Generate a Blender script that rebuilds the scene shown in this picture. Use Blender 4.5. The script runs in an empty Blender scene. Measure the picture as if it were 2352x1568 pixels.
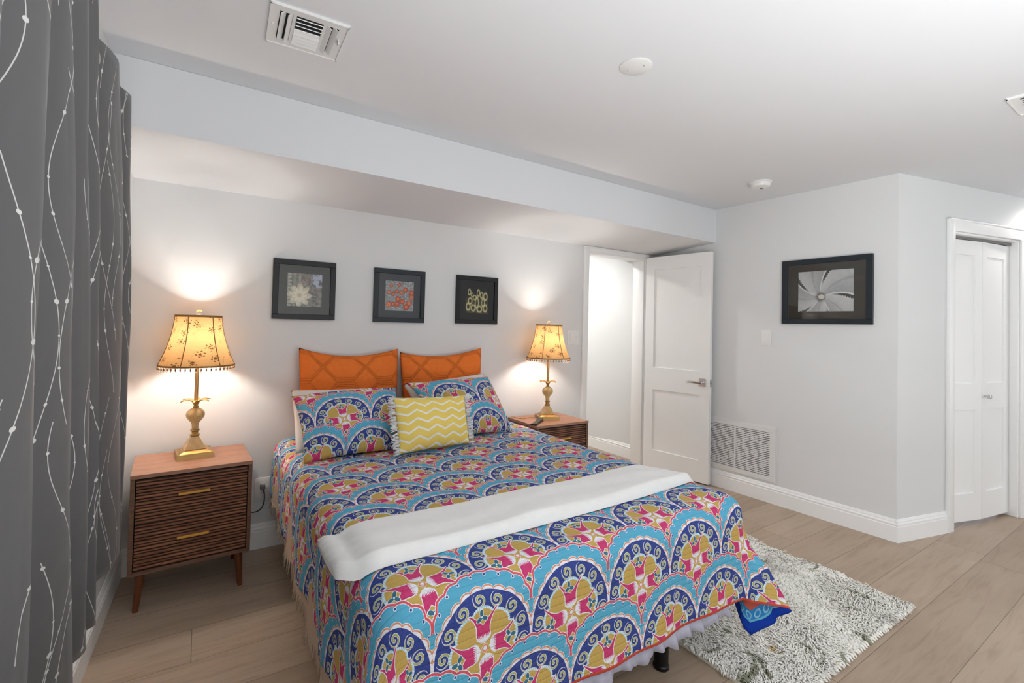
import bpy, bmesh, math, random
from mathutils import Vector, Matrix
random.seed(7)
PI = math.pi
C = bpy.context.scene.collection
SC = bpy.context.scene

# ------------------------------------------------------------------ camera
W, H, F = 2352, 1568, 1085.05
cam_d = bpy.data.cameras.new('camera'); cam = bpy.data.objects.new('camera', cam_d); C.objects.link(cam)
r_ = Vector((0.83583532, -0.54846057, 0.02388139)); u_ = Vector((-0.0307056, -0.00327248, 0.99952311)); f_ = Vector((0.54812087, 0.83617001, 0.01957607))
M = Matrix((r_, u_, -f_)).transposed().to_4x4(); M.translation = Vector((0, 0, 1.28))
cam.matrix_world = M
cam_d.sensor_fit = 'HORIZONTAL'; cam_d.sensor_width = 36.0; cam_d.lens = 36.0*F/W
cam_d.shift_x = -0.546/W; cam_d.shift_y = -56.72/W
cam_d.clip_start = 0.05; cam_d.clip_end = 60
SC.camera = cam
SC.view_settings.view_transform = 'Standard'; SC.view_settings.look = 'None'
SC.view_settings.gamma = 1.0; SC.view_settings.use_curve_mapping = False
SC.view_settings.exposure = 0.54

# ------------------------------------------------------------------ world and large lights
wd = bpy.data.worlds.new('world'); SC.world = wd; wd.use_nodes = True
wd.node_tree.nodes['Background'].inputs[0].default_value = (0.75, 0.85, 1.0, 1)
wd.node_tree.nodes['Background'].inputs[1].default_value = 0.9

def area(name, loc, rot, sx, sy, power, col=(1, 1, 1), spread=None):
    l = bpy.data.lights.new(name, 'AREA'); l.shape = 'RECTANGLE'; l.size = sx; l.size_y = sy
    l.energy = power; l.color = col
    if spread: l.spread = spread
    o = bpy.data.objects.new(name, l); C.objects.link(o); o.location = loc; o.rotation_euler = rot
    return o
# daylight at the curtained window; other three are added fill lights out of view
area('fill_rear_window', (6.05, -2.50, 1.10), (PI/2, 0, 0), 1.5, 1.9, 20, (0.955, 0.98, 1.0))
area('fill_left_rear_window', (-0.66, -1.10, 1.20), (0, -PI/2, 0), 1.7, 1.8, 34, (0.955, 0.98, 1.0))
area('daylight_left', (-0.60, 1.05, 1.32), (0, -PI/2, 0), 1.0, 1.3, 16, (0.955, 0.98, 1.0))
area('upward_fill', (0.9, -0.75, 0.55), (PI, 0, 0), 2.2, 1.3, 54, (0.96, 0.985, 1.0))  # added upward fill to brighten the ceiling, no visible source

def spot_down(name, x, y, z, power, ang=150, col=(1, 0.97, 0.93)):
    l = bpy.data.lights.new(name, 'SPOT'); l.energy = power; l.spot_size = math.radians(ang); l.spot_blend = 0.6
    l.shadow_soft_size = 0.05; l.color = col
    o = bpy.data.objects.new(name, l); C.objects.link(o); o.location = (x, y, z)
    return o

# ------------------------------------------------------------------ expression builder for node materials
def lin(c):
    return tuple(((v/255.0)/12.92 if v/255.0 <= 0.04045 else ((v/255.0+0.055)/1.055)**2.4) for v in c)

class X:
    nt = None
    def __init__(s, v): s.v = v
    def _m(s, op, *a):
        n = X.nt.nodes.new('ShaderNodeMath'); n.operation = op
        for i, q in enumerate((s,)+a):
            v = q.v if isinstance(q, X) else q
            if isinstance(v, (int, float)): n.inputs[i].default_value = v
            else: X.nt.links.new(v, n.inputs[i])
        return X(n.outputs[0])
    def __add__(s, o): return s._m('ADD', o)
    __radd__ = __add__
    def __sub__(s, o): return s._m('SUBTRACT', o)
    def __rsub__(s, o): return X(float(o))._m('SUBTRACT', s)
    def __mul__(s, o): return s._m('MULTIPLY', o)
    __rmul__ = __mul__
    def __truediv__(s, o): return s._m('DIVIDE', o)
    def __neg__(s): return s._m('MULTIPLY', -1.0)
    def lt(s, o): return s._m('LESS_THAN', o)
    def gt(s, o): return s._m('GREATER_THAN', o)
    def sin(s): return s._m('SINE')
    def cos(s): return s._m('COSINE')
    def abs(s): return s._m('ABSOLUTE')
    def floor(s): return s._m('FLOOR')
    def fract(s): return s._m('FRACT')
    def sqrt(s): return s._m('SQRT')
    def pow(s, o): return s._m('POWER', o)
    def min(s, o): return s._m('MINIMUM', o)
    def max(s, o): return s._m('MAXIMUM', o)
    def pp(s, o): return s._m('PINGPONG', o)
    def atan2(s, o): return s._m('ARCTAN2', o)
    def cl(s): return s._m('MINIMUM', 1.0)._m('MAXIMUM', 0.0)

def hyp(a, b): return (a*a+b*b).sqrt()
def mixf(m, a, b): return a + (b-a)*m       # m=1 -> b
def wrap(a, p): return a - ((a/p)+0.5).floor()*p

def colmix(fac, a, b):
    n = X.nt.nodes.new('ShaderNodeMix'); n.data_type = 'RGBA'
    for idx, q in ((0, fac), (6, a), (7, b)):
        v = q.v if isinstance(q, X) else q
        if isinstance(v, tuple): n.inputs[idx].default_value = (v[0], v[1], v[2], 1)
        elif isinstance(v, (int, float)): n.inputs[idx].default_value = v
        else: X.nt.links.new(v, n.inputs[idx])
    return X(n.outputs[2])

def new_mat(name, rough=0.6, spec=0.5, metal=0.0, col=None):
    m = bpy.data.materials.new(name); m.use_nodes = True
    X.nt = m.node_tree
    b = m.node_tree.nodes['Principled BSDF']
    b.inputs['Roughness'].default_value = rough
    b.inputs['Specular IOR Level'].default_value = spec
    b.inputs['Metallic'].default_value = metal
    if col: b.inputs['Base Color'].default_value = (*lin(col), 1)
    return m, b

def set_col(m, b, c): m.node_tree.links.new(c.v, b.inputs['Base Color'])

def texco(kind='UV'):
    n = X.nt.nodes.new('ShaderNodeTexCoord'); return n.outputs[kind]
def sep(sock):
    n = X.nt.nodes.new('ShaderNodeSeparateXYZ'); X.nt.links.new(sock, n.inputs[0])
    return X(n.outputs[0]), X(n.outputs[1]), X(n.outputs[2])
def comb(x, y, z=0.0):
    n = X.nt.nodes.new('ShaderNodeCombineXYZ')
    for i, q in enumerate((x, y, z)):
        if isinstance(q, X): X.nt.links.new(q.v, n.inputs[i])
        else: n.inputs[i].default_value = q
    return n.outputs[0]
def noise(vec, scale, detail=2.0, rough=0.5, dist=0.0):
    n = X.nt.nodes.new('ShaderNodeTexNoise'); n.inputs['Scale'].default_value = scale
    n.inputs['Detail'].default_value = detail; n.inputs['Roughness'].default_value = rough
    n.inputs['Distortion'].default_value = dist
    if vec is not None: X.nt.links.new(vec, n.inputs['Vector'])
    return X(n.outputs[0])
def voro(vec, scale, feat='F1', out=0):
    n = X.nt.nodes.new('ShaderNodeTexVoronoi'); n.feature = feat; n.inputs['Scale'].default_value = scale
    X.nt.links.new(vec, n.inputs['Vector'])
    return n
def sstep(x, a, b):
    n = X.nt.nodes.new('ShaderNodeMapRange'); n.interpolation_type = 'SMOOTHSTEP'
    X.nt.links.new(x.v, n.inputs[0]); n.inputs[1].default_value = a; n.inputs[2].default_value = b
    return X(n.outputs[0])
def bump(m, b, h, strength=0.3, dist=0.01):
    n = X.nt.nodes.new('ShaderNodeBump'); n.inputs['Strength'].default_value = strength; n.inputs['Distance'].default_value = dist
    X.nt.links.new(h.v, n.inputs['Height']); X.nt.links.new(n.outputs[0], b.inputs['Normal'])

def plain(name, col, rough=0.6, spec=0.5, metal=0.0, nz=0.0, nscale=40.0, bmp=0.0):
    m, b = new_mat(name, rough, spec, metal, col)
    o = texco('Object')
    n = noise(o, nscale, 3)
    c = lin(col); k = 1.0-nz
    set_col(m, b, colmix(n, tuple(v*(1-nz) for v in c), tuple(min(1, v*(1+nz)) for v in c)))
    if bmp: bump(m, b, n, bmp, 0.002)
    return m

MT = {}
MT['wall'] = plain('painted_wall', (226, 227, 227), 0.75, 0.3, nz=0.012, nscale=3.0)
MT['ceil'] = plain('painted_ceiling', (228, 230, 233), 0.8, 0.25, nz=0.012, nscale=2.0)
MT['trim'] = plain('white_trim_paint', (247, 247, 246), 0.35, 0.5, nz=0.01)
MT['door'] = plain('white_door_paint', (245, 245, 244), 0.38, 0.5, nz=0.01)
MT['plastic'] = plain('white_plastic', (236, 236, 234), 0.3, 0.5, nz=0.01)
MT['plastic_grey'] = plain('grey_plastic', (120, 120, 118), 0.4, 0.4)
MT['vent'] = plain('white_vent_enamel', (232, 232, 231), 0.35, 0.5, nz=0.01)
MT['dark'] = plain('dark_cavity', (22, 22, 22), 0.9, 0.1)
MT['ventdark'] = plain('vent_slot_shade', (52, 53, 55), 0.9, 0.1)  # dark grey imitates the shade behind vent and grille slats
MT['chrome'] = plain('brushed_chrome', (205, 205, 205), 0.22, 0.5, 1.0)
MT['chromeroe'] = plain('satin_ring', (190, 190, 188), 0.35, 0.5, 0.8)
MT['brass'] = plain('antique_brass', (178, 146, 92), 0.4, 0.5, 0.85, nz=0.08)
MT['gold'] = plain('gold_handle', (225, 175, 90), 0.35, 0.5, 0.75, nz=0.03)
MT['black'] = plain('black_frame_wood', (14, 15, 18), 0.4, 0.4)
MT['slate'] = plain('slate_black_frame', (34, 42, 48), 0.45, 0.4)
MT['blackmetal'] = plain('black_metal', (16, 16, 17), 0.3, 0.5, 0.3)
MT['rubber'] = plain('black_plastic', (18, 18, 19), 0.35, 0.4)
MT['cord'] = plain('dark_cord', (52, 50, 48), 0.5, 0.3)
MT['white_linen'] = plain('white_linen', (236, 228, 222), 0.85, 0.2, nz=0.02, nscale=9, bmp=0.2)
MT['beige'] = plain('beige_blanket', (206, 182, 160), 0.9, 0.15, nz=0.04, nscale=60, bmp=0.3)
MT['lilac'] = plain('pale_grey_ruffle', (184, 184, 200), 0.85, 0.2, nz=0.02)
MT['bulb'] = bpy.data.materials.new('bulb_glow')
def emit(m, col, s):
    m.use_nodes = True; nt = m.node_tree
    for n in list(nt.nodes): nt.nodes.remove(n)
    e = nt.nodes.new('ShaderNodeEmission'); e.inputs[0].default_value = (*col, 1); e.inputs[1].default_value = s
    o = nt.nodes.new('ShaderNodeOutputMaterial'); nt.links.new(e.outputs[0], o.inputs[0])
emit(MT['bulb'], (1, 0.86, 0.66), 60.0)
MT['downlight'] = bpy.data.materials.new('downlight_glow'); emit(MT['downlight'], (1, 0.97, 0.92), 12.0)

def glass_mat(name, tint=(1, 1, 1), ior=1.5):
    m = bpy.data.materials.new(name); m.use_nodes = True; nt = m.node_tree
    for n in list(nt.nodes): nt.nodes.remove(n)
    t = nt.nodes.new('ShaderNodeBsdfTransparent'); t.inputs[0].default_value = (*tint, 1)
    g = nt.nodes.new('ShaderNodeBsdfGlossy'); g.inputs['Roughness'].default_value = 0.02
    f = nt.nodes.new('ShaderNodeFresnel'); f.inputs[0].default_value = ior
    mx = nt.nodes.new('ShaderNodeMixShader'); o = nt.nodes.new('ShaderNodeOutputMaterial')
    nt.links.new(f.outputs[0], mx.inputs[0]); nt.links.new(t.outputs[0], mx.inputs[1]); nt.links.new(g.outputs[0], mx.inputs[2])
    nt.links.new(mx.outputs[0], o.inputs[0])
    return m
MT['glass'] = glass_mat('picture_glass', ior=1.42)
MT['pane'] = glass_mat('window_glass')

# oak plank floor
def floor_mat():
    m, b = new_mat('oak_planks', 0.42, 0.35)
    x, y, z = sep(texco('Object'))
    pw, pl = 0.2225, 1.9
    ry = (y - 0.577)/pw
    row = ry.floor(); fy = ry.fract()
    off = ((row*12.9898).sin()*43758.5453).fract()
    rx = (x + 0.02)/pl + off
    # the seam seen left of the bed sits at x = -0.02 on its own row
    px = rx.floor(); fx = rx.fract()
    rnd = ((row*78.233 + px*37.719).sin()*43758.5453).fract()
    rnd2 = ((row*26.651 + px*91.173).sin()*15731.743).fract()
    vec = comb(x*1.6 + rnd*37.0, y*17.0 + rnd2*11.0, 0.0)
    g = noise(vec, 2.2, 6, 0.62, 0.7)
    g2 = noise(comb(x*9.0 + rnd*9.0, y*95.0, 0.0), 3.0, 3, 0.6)
    g3 = noise(comb(x*1.1 + rnd*7, y*3.5, 0.0), 1.6, 2)
    c = colmix(rnd, lin((168, 147, 127)), lin((188, 167, 146)))
    c = colmix(sstep(g, 0.42, 0.72)*0.42, c, lin((142, 120, 100)))
    c = colmix(sstep(g2, 0.5, 0.8)*0.22, c, lin((150, 128, 108)))
    c = colmix(sstep(g3, 0.45, 0.75)*0.35, c, lin((196, 177, 157)))
    kn = voro(comb(x*1.0, y*2.2, 0.0), 2.3)
    kd = X(kn.outputs[0])
    c = colmix(kd.lt(0.022)*0.6, c, lin((110, 88, 70)))
    seam = ((fy-0.5).abs().gt(0.5-0.0055)).max((fx-0.5).abs().gt(0.5-0.0007))
    c = colmix(seam*0.72, c, lin((92, 78, 66)))
    set_col(m, b, c)
    bump(m, b, g*0.3 - seam, 0.25, 0.002)
    return m
MT['floor'] = floor_mat()

# walnut veneer
def wood_mat(name, c1, c2, c3, sx=2.0, sz=40.0, axis='x', rough=0.42, lo=0.4, hi=0.7):
    m, b = new_mat(name, rough, 0.4)
    x, y, z = sep(texco('Object'))
    a, q = (x, z+y*0.7) if axis == 'x' else (z, x+y*0.7)
    g = noise(comb(a*sx, q*sz, 0.0), 2.0, 6, 0.65, 1.2)
    g2 = noise(comb(a*sx*3, q*sz*5, 0.0), 2.0, 3, 0.6)
    c = colmix(sstep(g, lo, hi), c1, c2)
    c = colmix(sstep(g2, 0.5, 0.8)*0.6, c, c3)
    set_col(m, b, c); return m
MT['walnut_top'] = wood_mat('walnut_top_veneer', lin((168, 126, 104)), lin((146, 106, 86)), lin((128, 92, 74)), 2, 30)
MT['walnut_edge'] = wood_mat('walnut_edge_veneer', lin((120, 88, 70)), lin((98, 70, 54)), lin((84, 58, 45)), 2, 30)
MT['walnut_slat'] = wood_mat('walnut_slats', lin((158, 108, 80)), lin((112, 70, 50)), lin((72, 44, 33)), 2.5, 26, lo=0.36, hi=0.64)
MT['walnut_dark'] = wood_mat('groove_shade_walnut', lin((58, 36, 27)), lin((44, 27, 21)), lin((34, 21, 17)), 2.5, 26)  # groove shade put into the colour of the drawer backing
MT['leg_wood'] = wood_mat('stained_leg_wood', lin((118, 66, 34)), lin((92, 48, 26)), lin((74, 38, 22)), 2, 30, axis='z', rough=0.3)

def onyx():
    m, b = new_mat('honey_onyx', 0.22, 0.5)
    n = noise(texco('Object'), 16, 4, 0.6, 1.6)
    set_col(m, b, colmix(sstep(n, 0.35, 0.7), lin((214, 184, 130)), lin((196, 160, 104))))
    b.inputs['Subsurface Weight'].default_value = 0.15; b.inputs['Subsurface Scale'].default_value = 0.02
    return m
MT['onyx'] = onyx()

# ------------------------------------------------------------------ the medallion print
def medallion(u, v):
    P, Q, R = 0.294, 0.205, 0.1425
    T = {k: lin(c) for k, c in dict(turq=(80, 172, 206), navy=(24, 52, 138), ochre=(200, 166, 78), pink=(204, 36, 108), red=(220, 76, 88),
         orange=(222, 140, 96), spiral=(170, 176, 104), teal=(34, 106, 132), white=(236, 238, 246), sky=(168, 218, 236)).items()}
    row = (v/Q).floor()
    y0 = v - row*Q
    par = (row*0.5).fract()*2.0
    x0 = wrap(u - par*(P/2), P)
    r0 = hyp(x0, y0)
    th = y0.atan2(x0)
    s = ((th - PI/6)/(PI/3)).max(0.0).min(5.0)
    s = 1.0 - ((th - PI/2).abs()/(PI/3)).min(1.0)        # 0 at the sides, 1 straight up
    base = 0.1765 + (s*3.2).min(1.0)*0.023
    kk = 13.5
    bmp = ((th - PI/2)*kk).cos().abs()
    Rb = base - 0.0055 + bmp*0.0055
    inside = r0.lt(Rb).max(s.lt(0.001))
    x1 = wrap(x0 + P/2, P); y1 = y0 - Q
    X_ = mixf(inside, x1, x0); Y_ = mixf(inside, y1, y0)
    r = hyp(X_, Y_); t = Y_.atan2(X_)
    c = colmix(0.0, T['turq'], T['turq'])
    # edge of the scale: white, red, white lines and dots (only where its own upper edge shows)
    d0 = Rb - r0
    own = inside*s.gt(0.0)
    # small orange scallops round the disc
    sb = ((t*13.0).cos().abs()).sqrt()
    rs = R + 0.002 + sb*0.0095
    c = colmix(r.lt(rs+0.0015), c, T['white'])
    c = colmix(r.lt(rs)*r.gt(rs-0.0038), c, T['orange'])
    c = colmix(r.lt(R), c, T['navy'])
    # spirals in the navy ring
    n_s = 14.0
    sec = wrap(t + 0.1, 2*PI/n_s)
    sp = sec*0.120; sq = r - 0.1195
    rr = hyp(sp, sq); ph = sq.atan2(sp)
    arm = ((rr/0.0135) - ph/(2*PI)).fract()
    inr = rr.lt(0.0195)
    c = colmix(inr*(arm-0.5).abs().lt(0.27), c, T['white'])
    c = colmix(inr*(arm-0.5).abs().lt(0.18)*rr.lt(0.0188), c, T['spiral'])
    # scalloped ochre floret with hatched sky-blue edge
    lob = ((t*4.5 + 0.4).sin().abs()).sqrt()*0.013
    rf = 0.084 + lob
    low = hyp(X_*1.2, (Y_+0.104))         # the floret runs down into the point
    hatch = ((t*95.0).sin()).gt(-0.2)
    e_out = r.lt(rf+0.0075).max(low.lt(0.0655))
    e_in = r.lt(rf).max(low.lt(0.060))
    c = colmix(e_out, c, T['white'])
    c = colmix(e_out*hatch, c, T['sky'])
    c = colmix(e_in, c, T['ochre'])
    # four-petalled flower
    sg = wrap(t - 0.12, PI/2)
    a = r*sg.cos(); w = (r*sg.sin()) + (a-0.04).max(0.0)*0.12
    w = w.abs()
    wo = ((a-0.015).max(0.0)*0.032).sqrt().min(0.0195) + (a-0.046).max(0.0).pow(2.0)*11.5
    nt_ = (a-0.057).max(0.0)*1.12
    def petal(g): return (w.lt(wo+g))*(w.gt(nt_-g))*a.gt(0.015-g)*a.lt(0.092+g)
    c = colmix(petal(0.0026), c, T['white'])
    c = colmix(petal(0.0), c, T['pink'])
    brush = 0.0235 + ((sg*26.0).sin().abs())*0.011
    c = colmix(petal(0.0)*a.lt(brush), c, T['white'])
    c = colmix(r.lt(0.0105), c, T['white']); c = colmix(r.lt(0.0095)*r.gt(0.0055), c, T['orange'])
    # little teal star in the notch of each petal
    ca = r*sg.cos() - 0.078; cb = r*sg.sin()
    rr2 = hyp(ca, cb); p2 = cb.atan2(ca)
    st = 0.0045 + ((p2*1.5).cos().abs().pow(2.5))*0.0135
    c = colmix(rr2.lt(st+0.0022), c, T['white']); c = colmix(rr2.lt(st), c, T['teal']); c = colmix(rr2.lt(0.0026), c, T['white'])
    # red drop at the point
    dr = hyp(X_*1.2, (Y_+0.114)*0.62)
    low1 = (1.0-inside)
    c = colmix(low1*dr.lt(0.0125)*Y_.lt(-0.095), c, T['red']); c = colmix(low1*dr.lt(0.0055), c, T['navy'])
    # scale edge
    c = colmix(own*(r0.gt(rs+0.0015)), c, T['turq'])
    c = colmix(own*d0.lt(0.0092), c, T['white'])
    c = colmix(own*d0.lt(0.0076), c, T['red'])
    c = colmix(own*d0.lt(0.0018), c, T['white'])
    cusp = wrap(th - PI/2 + PI/(2*kk), PI/kk)*r0
    dd = hyp(r0 - (base - 0.0185), cusp)
    c = colmix(own*dd.lt(0.0046), c, T['white']); c = colmix(own*dd.lt(0.0030), c, T['navy'])
    return c

def quilt_mat(name, du=0.0, dv=0.0, reverse=False, binding=False):
    m, b = new_mat(name, 0.85, 0.15)
    uv = texco('UV')
    wob = noise(uv, 14.0, 2)
    u, v, _ = sep(uv); u_raw, v_raw = u, v
    u = u + du + (wob-0.5)*0.006; v = v + dv + (wob-0.5)*0.006
    if not reverse:
        c = medallion(u, v)
        dye = noise(uv, 120.0, 3, 0.6)
        c = colmix((dye*0.10), c, lin((225, 228, 236)))
        if binding: c = colmix(v_raw.lt(0.731).max(u_raw.gt(2.188)), c, lin((232, 96, 78)))
    else:
        # wide hem bands with a coral and sky inner field
        hem = (2.197-u).min(v-0.722)
        w1 = hem + (u*60.0).sin()*0.004
        c = colmix(hem.gt(0.0), lin((24, 64, 172)), lin((24, 64, 172)))
        c = colmix(w1.gt(0.030), c, lin((110, 190, 214)))
        c = colmix(w1.gt(0.036), c, lin((58, 140, 206)))
        sc_ = hyp(wrap(u+v, 0.034), w1-0.050)
        c = colmix(sc_.lt(0.012), c, lin((150, 206, 230))); c = colmix(sc_.lt(0.008), c, lin((58, 140, 206)))
        c = colmix(w1.gt(0.068), c, lin((206, 100, 84)))
        c = colmix(w1.gt(0.10), c, lin((120, 176, 206)))
        c = colmix(w1.gt(0.125), c, lin((206, 112, 84)))
        kq = voro(comb(u, v, 0.0), 7.0)
        c = colmix(X(kq.outputs[0]).lt(0.13)*w1.gt(0.045), c, lin((150, 26, 112)))
    set_col(m, b, c)
    # channel quilting: stitched lines across, crinkled between
    ln = ((v*1.0 + (noise(uv, 6.0, 1)-0.5)*0.004)/0.021)
    ch = (ln.fract()-0.5).abs()
    st = 1.0 - (ch*2.0).pow(6.0)
    cr = noise(comb(u*1.0, v*0.25, 0.0), 160.0, 2, 0.6)
    bump(m, b, st*0.6 + cr*0.55, 0.55, 0.004)
    return m
MT['quilt'] = quilt_mat('medallion_quilt', -0.490, -1.137, binding=True)
MT['quilt_back'] = quilt_mat('quilt_reverse', reverse=True)
MT['sham'] = quilt_mat('medallion_sham', -0.21, -0.17)
MT['sham2'] = quilt_mat('medallion_sham_shifted', -0.19, -0.205)

def orange_mat():
    m, b = new_mat('orange_quilted_cotton', 0.8, 0.2)
    uv = texco('UV'); u, v, _ = sep(uv)
    n = noise(uv, 30, 3)
    set_col(m, b, colmix(n, lin((238, 116, 42)), lin((244, 132, 58))))
    # raised octagon lattice with small motifs
    a = wrap(u, 0.26).abs(); q = wrap(v - 0.02, 0.2).abs()
    def edge(a, q):
        d = (a - 0.06).max(0.0)*0.62 + q - 0.075
        return d.abs()
    d1 = (q - 0.085 + (a-0.055).max(0.0)*1.15).abs()
    d2 = (a - 0.13).abs() + (q-0.0).abs()*0.0
    l1 = 1.0 - sstep(d1, 0.002, 0.006)
    l2 = 1.0 - sstep((d1-0.012).abs(), 0.001, 0.005)
    nn = noise(uv, 55, 2)
    bump(m, b, (l1+l2)*0.7 + nn*0.6, 0.8, 0.009)
    return m
MT['orange'] = orange_mat()

def chevron_mat():
    m, b = new_mat('yellow_chevron_cotton', 0.85, 0.15)
    uv = texco('UV'); u, v, _ = sep(uv)
    n = noise(uv, 160.0, 2)
    zig = (u/0.052).pp(1.0)*0.026
    t = ((v + zig + (n-0.5)*0.003)/0.047).fract()
    c = colmix((t-0.5).abs().lt(0.115), lin((248, 220, 116)), lin((248, 246, 240)))
    set_col(m, b, c); bump(m, b, noise(uv, 260, 2), 0.4, 0.002)
    return m
MT['chevron'] = chevron_mat()
MT['fringe_white'] = plain('white_cotton_fringe', (238, 238, 240), 0.9, 0.1)

def plush_mat():
    m, b = new_mat('white_plush', 0.95, 0.1)
    o = texco('Object')
    n = noise(o, 26, 4, 0.6)
    set_col(m, b, colmix(n, lin((238, 237, 234)), lin((248, 248, 246))))
    b.inputs['Sheen Weight'].default_value = 0.3
    bump(m, b, noise(o, 420, 2)*0.5+n, 0.25, 0.003)
    return m
MT['plush'] = plush_mat()

def curtain_mat():
    m, b = new_mat('grey_vine_curtain', 0.48, 0.5)
    uv = texco('UV'); u, v, _ = sep(uv)
    base = colmix(noise(uv, 500, 2), lin((86, 86, 87)), lin((94, 94, 95)))
    mask = None
    pts = None
    for k, (P, A, per, ph) in enumerate([(0.135, 0.030, 0.56, 0.0), (0.135, 0.036, 0.49, 2.1), (0.20, 0.040, 0.70, 4.0)]):
        cell = ((u + 0.05 + 0.09*k)/P + 0.5).floor()
        x = wrap(u + 0.05 + 0.09*k, P) - ((v*(2*PI/per) + ph + cell*1.9).sin()*A)
        seg = ((v*(2*PI/0.83) + k*2.0 + cell*2.3).sin()).gt(-0.80)
        slope = 1.0
        d = x.abs()
        l = d.lt(0.0010)*seg
        mask = l if mask is None else mask.max(l)
        bv = wrap(v + 0.03*k, 0.062)
        hid = ((((v + 0.03*k)/0.062 + 0.5).floor())*(1.7+k) + cell).sin()
        rad = 0.0022 + hid.max(0.0)*0.0026
        dot = hyp(x*0.9, bv).lt(rad)*hid.gt(-0.45)*seg
        pts = dot if pts is None else pts.max(dot)
    c = colmix(mask*0.8, base, lin((215, 215, 213)))
    c = colmix(pts, c, lin((212, 212, 210)))
    set_col(m, b, c)
    bump(m, b, noise(comb(u*1.0, v*1.0, 0.0), 5.0, 3), 0.35, 0.02)
    b.inputs['Sheen Weight'].default_value = 0.15
    return m
MT['curtain'] = curtain_mat()

def rug_mat():
    m, b = new_mat('cream_shag_wool', 0.95, 0.1)
    o = texco('Object')
    n1 = noise(o, 4.2, 4, 0.6, 0.8); n2 = noise(o, 5.6, 4, 0.65, 1.2); n3 = noise(o, 90, 2)
    x, y, z = sep(o)
    n4 = noise(comb(x+7.3, y+1.7, z), 3.6, 4, 0.6, 0.9)
    c = colmix(n3, lin((250, 247, 236)), lin((255, 254, 249)))
    c = colmix(sstep(n1, 0.54, 0.70)*0.7, c, lin((198, 192, 186)))
    c = colmix(sstep(n2, 0.60, 0.68)*0.9, c, lin((132, 136, 104)))
    c = colmix(sstep(n4, 0.66, 0.72)*0.85, c, lin((206, 172, 100)))
    set_col(m, b, c); return m
MT['rug'] = rug_mat()
MT['rug_base'] = plain('rug_backing', (226, 220, 206), 0.9, 0.1)

# ------------------------------------------------------------------ mesh helpers
def link(name, me, mat=None, parent=None):
    o = bpy.data.objects.new(name, me); C.objects.link(o)
    if mat is not None:
        for mm in (mat if isinstance(mat, (list, tuple)) else [mat]): me.materials.append(mm)
    if parent: o.parent = parent
    return o
def from_bm(name, bm, mat, parent=None, smooth=False, recalc=True):
    if recalc: bmesh.ops.recalc_face_normals(bm, faces=bm.faces)
    me = bpy.data.meshes.new(name); bm.to_mesh(me); bm.free()
    if smooth: me.polygons.foreach_set('use_smooth', [True]*len(me.polygons))
    return link(name, me, mat, parent)
def auto_smooth(o, ang=35):
    me = o.data; me.polygons.foreach_set('use_smooth', [True]*len(me.polygons))
    bm = bmesh.new(); bm.from_mesh(me)
    for e in bm.edges:
        if len(e.link_faces) == 2 and e.calc_face_angle(0) > math.radians(ang): e.smooth = False
    bm.to_mesh(me); bm.free(); return o
def box(bm, a, b, bev=0.0, seg=1, mtx=None):
    vs = [bm.verts.new((x, y, z)) for x in (a[0], b[0]) for y in (a[1], b[1]) for z in (a[2], b[2])]
    fs = [bm.faces.new([vs[i] for i in q]) for q in ((0, 1, 3, 2), (4, 6, 7, 5), (0, 4, 5, 1), (2, 3, 7, 6), (0, 2, 6, 4), (1, 5, 7, 3))]
    if bev > 0:
        es = list({e for f in fs for e in f.edges})
        r = bmesh.ops.bevel(bm, geom=es, offset=bev, segments=seg, affect='EDGES', profile=0.5)
        vs = list({v for f in r['faces'] for v in f.verts} | {v for v in vs if v.is_valid})
    if mtx is not None:
        bmesh.ops.transform(bm, matrix=mtx, verts=[v for v in vs if v.is_valid])
    return vs
def add_box(name, a, b, mat, parent=None, bev=0.0, seg=2):
    bm = bmesh.new(); box(bm, a, b, bev, seg)
    o = from_bm(name, bm, mat, parent)
    if bev: auto_smooth(o)
    return o
def lathe(bm, prof, n=32, cx=0, cy=0, cap=True):
    rings = []
    for r, z in prof:
        rings.append([bm.verts.new((cx+r*math.cos(2*PI*i/n), cy+r*math.sin(2*PI*i/n), z)) for i in range(n)])
    for a, b in zip(rings, rings[1:]):
        for i in range(n): bm.faces.new((a[i], a[(i+1) % n], b[(i+1) % n], b[i]))
    if cap:
        bm.faces.new(rings[0][::-1]); bm.faces.new(rings[-1])
    return rings
def add_lathe(name, prof, mat, parent=None, n=32, ang=40, cx=0, cy=0, cap=True):
    bm = bmesh.new(); lathe(bm, prof, n, cx, cy, cap)
    return auto_smooth(from_bm(name, bm, mat, parent), ang)
def tube(bm, pts, rad, n=8, closed=False):
    pts = [Vector(p) for p in pts]; rings = []
    N = len(pts); up = Vector((0, 0, 1))
    for i, p in enumerate(pts):
        a = pts[(i-1) % N] if (closed or i > 0) else p
        b = pts[(i+1) % N] if (closed or i < N-1) else p
        t = (b-a).normalized()
        s = t.cross(up)
        if s.length < 1e-3: s = t.cross(Vector((0, 1, 0)))
        s.normalize(); q = s.cross(t)
        rr = rad[i] if isinstance(rad, (list, tuple)) else rad
        rings.append([bm.verts.new(p + (s*math.cos(2*PI*k/n)+q*math.sin(2*PI*k/n))*rr) for k in range(n)])
    rng = range(N if closed else N-1)
    for i in rng:
        a, b = rings[i], rings[(i+1) % N]
        for k in range(n): bm.faces.new((a[k], a[(k+1) % n], b[(k+1) % n], b[k]))
    if not closed: bm.faces.new(rings[0][::-1]); bm.faces.new(rings[-1])
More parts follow.
